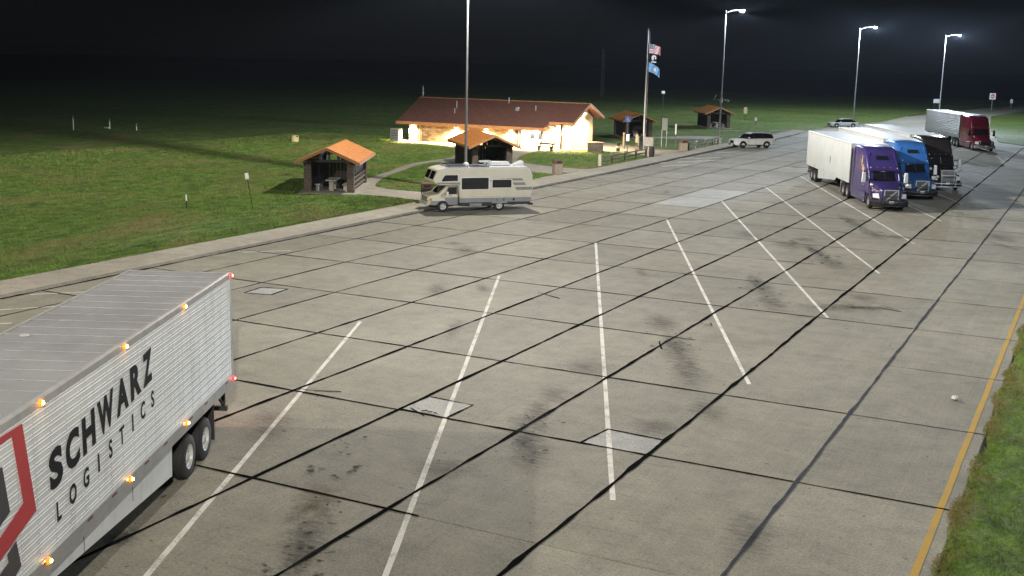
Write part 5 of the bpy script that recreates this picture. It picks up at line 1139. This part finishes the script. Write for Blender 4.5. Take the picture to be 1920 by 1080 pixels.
def pow_(u, v):
    x, y = (u-.42)*1.5, (v-.5)*1.0; r = math.hypot(x, y*1.0)
    if r < .34:
        if x > .02 and y > -.16 and y < .12 and x < .16: return 0      # dark profile on the white disc
        if x > -.08 and y > .12: return 0
        return 1
    return 1 if (v > .88 and abs(u-.42) < .25) else 0
flag(10.6, 1.4, 1.0, pow_, ['flagblack', 'flagwhite'], 'black flag with white round emblem, middle of three', .15, 20, .3)
def sd(u, v):
    r = math.hypot((u-.5)*1.5, v-.5); return 1 if r < .22 else (2 if r < .30 and int(math.atan2(v-.5, u-.5)*4) % 2 == 0 else 0)
flag(9.6, 1.5, 1.0, sd, ['flagsky', 'flagwhite', 'flaggold'], 'sky blue flag with round seal, lowest on the flagpole', .75, 24)

# do not enter sign on the ramp and other far signs
t, p = board_sign((-25.75, 307.86), 27, 1.5, 2.6, 4.1, (0,), 'white square do not enter sign beside the exit ramp', 'signwhite', 'galv', pr=.06)
mb = MB(); mb.lathe([(0, -.056), (.56, -.056), (.56, -.051), (0, -.051)], (0, 0, 3.35), 'y', 32); d = mb.build('red_disc', M['signred'], p)
mb = MB(); mb.box(-.42, .42, -.062, -.057, 3.27, 3.43); mb.build('bar', M['signwhite'], p)
for s, z in (('DO NOT', 3.55), ('ENTER', 3.0)):
    me = text_mesh(s, .26, .002); me.materials.append(M['signwhite']); o = link('lettering', me, p); w = max(v.co.x for v in me.vertices); o.location = (-w/2, -.062, z); o.rotation_euler = (R(90), 0, 0)
board_sign((-30.35, 241.54), 20, 1.15, 3.0, 3.8, (-.35, .35), 'pale rectangular road sign on two posts beyond the maroon truck', 'grey_panel', 'dark_metal')
board_sign((-22.97, 330.60), 30, .7, 1.3, 2.3, (0,), 'small pale blue marker sign at the far end of ramp', 'signwhite', 'galv', pr=.06)
board_sign((-55.59, 196.14), 20, .6, 1.3, 2.4, (0,), 'small pale yellow sign in the dark beyond the white suv', 'tan', 'dark_metal')
board_sign((-60.11, 166.90), 20, .5, 5.0, 5.4, (0,), 'small pale sign on a tall thin post beyond the notice board', 'signwhite', 'dark_metal')
board_sign((-51.23, 187.14), 20, .35, .6, 1.1, (0,), 'tiny white marker by the roadside beyond the white suv', 'signwhite', 'dark_metal')
# marker posts on the lawn
board_sign((-46.35, 55.51), 20, .24, 1.9, 2.28, (0,), 'leaning thin black post with white tag on the lawn', 'signwhite', 'black', 'post', .022, (0, -9))
t = thing('marker_post', 'short black marker post with white top on the lawn', 'post', (*(-50.00, 53.65), .1)); mb = MB(); mb.box(-.03, .03, -.012, .012, 0, .45); mb.build('stake', M['black'], t); mb = MB(); mb.box(-.045, .045, -.016, .016, .45, .84); mb.build('top', M['signwhite'], t)
t = thing('utility_drum', 'squat tan drum lying alone on the dark lawn', 'drum', (*(-80.48, 103.78), .1)); mb = MB(); mb.lathe([(0, 0), (.42, 0), (.44, .1), (.42, .68), (.2, .74), (0, .74)], (0, 0, 0), 'z', 18); mb.build('body', M['tan'], t, smooth=40); mb = MB(); mb.tube((.3, -.1, .6), (.46, -.16, .6), .09); mb.build('valve', M['black'], t)
for loc, lab, h in (((-111.22, 100.46), 'tall thin white stake standing far out on the dark lawn', 1.35), ((-110.36, 105.39), 'white L shaped pipe marker far out on the dark lawn', .9), ((-105.89, 105.42), 'tiny pale stake far out on the dark lawn', .5)):
    t = thing('survey_stake', lab, 'stake', (*loc, .1)); mb = MB(); mb.tube((0, 0, 0), (0, 0, h), .06, n=6); mb.build('shaft', M['signwhite'], t); mb = MB(); mb.tube((0, 0, h), (0, 0, h+.35), .04, n=6); mb.build('tip', M['galv'], t)
    if 'L shaped' in lab: mb = MB(); mb.box(-.9, -.2, -.06, .06, .05, .2); mb.build('pipe', M['signwhite'], t)
t = thing('radio_mast', 'faint lattice radio mast far beyond the building', 'mast', (*(-128.14, 305.07), -.1))
for k in range(3):
    a = k*2.094; mb = MB(); mb.tube((.5*math.cos(a), .5*math.sin(a), 0), (.35*math.cos(a), .35*math.sin(a), 13.5), .07, n=5); mb.build('leg', M['rv_dark'], t)
mb = MB()
for z in np.arange(.6, 13.3, .75):
    for k in range(3):
        a, b = k*2.094, (k+1)*2.094; r = .5-.15*z/13.5; mb.tube((r*math.cos(a), r*math.sin(a), z), (r*math.cos(b), r*math.sin(b), z+.7), .035, n=4)
mb.build('lattice', M['rv_dark'], t)['kind'] = 'stuff'
# crumpled paper on the lot
t = MB(); t.lathe([(0, 0), (.08, .02), (.12, .05), (.10, .10), (.05, .12), (0, .12)], (0, 0, 0), 'z', 9)
for i, v in enumerate(t.v): t.v[i] = (v[0]*rng.uniform(.75, 1.2), v[1]*rng.uniform(.75, 1.2), v[2]*rng.uniform(.6, 1.1))
o = t.build('paper_litter', M['paper']); o.location = (*(-3.11, 34.76), .002); tag(o, 'crumpled white paper lying on the concrete near the yellow line', 'litter')
t = MB()
for k in range(3): t.tube((k*.18, .03*k, .02), (k*.18+.14, .1-.05*k, .03), .018, n=5)
o = t.build('twig', M['dark_wood']); o.location = (*(-15.79, 25.71), .01); tag(o, 'broken dark twig lying on the concrete by the square patch', 'twig')

# ------------------------------------------------------------------ night haze
hz = MB(); hz.box(-900, 900, -60, 1500, -1.2, 19.5); hz_m = bpy.data.materials.new('haze'); hz_m.use_nodes = True
nt = hz_m.node_tree; nt.nodes.clear(); o_ = nt.nodes.new('ShaderNodeOutputMaterial'); v_ = nt.nodes.new('ShaderNodeVolumePrincipled')
v_.inputs['Color'].default_value = (.66, .78, 1, 1); v_.inputs['Density'].default_value = .00005; v_.inputs['Anisotropy'].default_value = .2
nt.links.new(v_.outputs[0], o_.inputs['Volume'])
o = hz.build('haze', hz_m); o['kind'] = 'stuff'
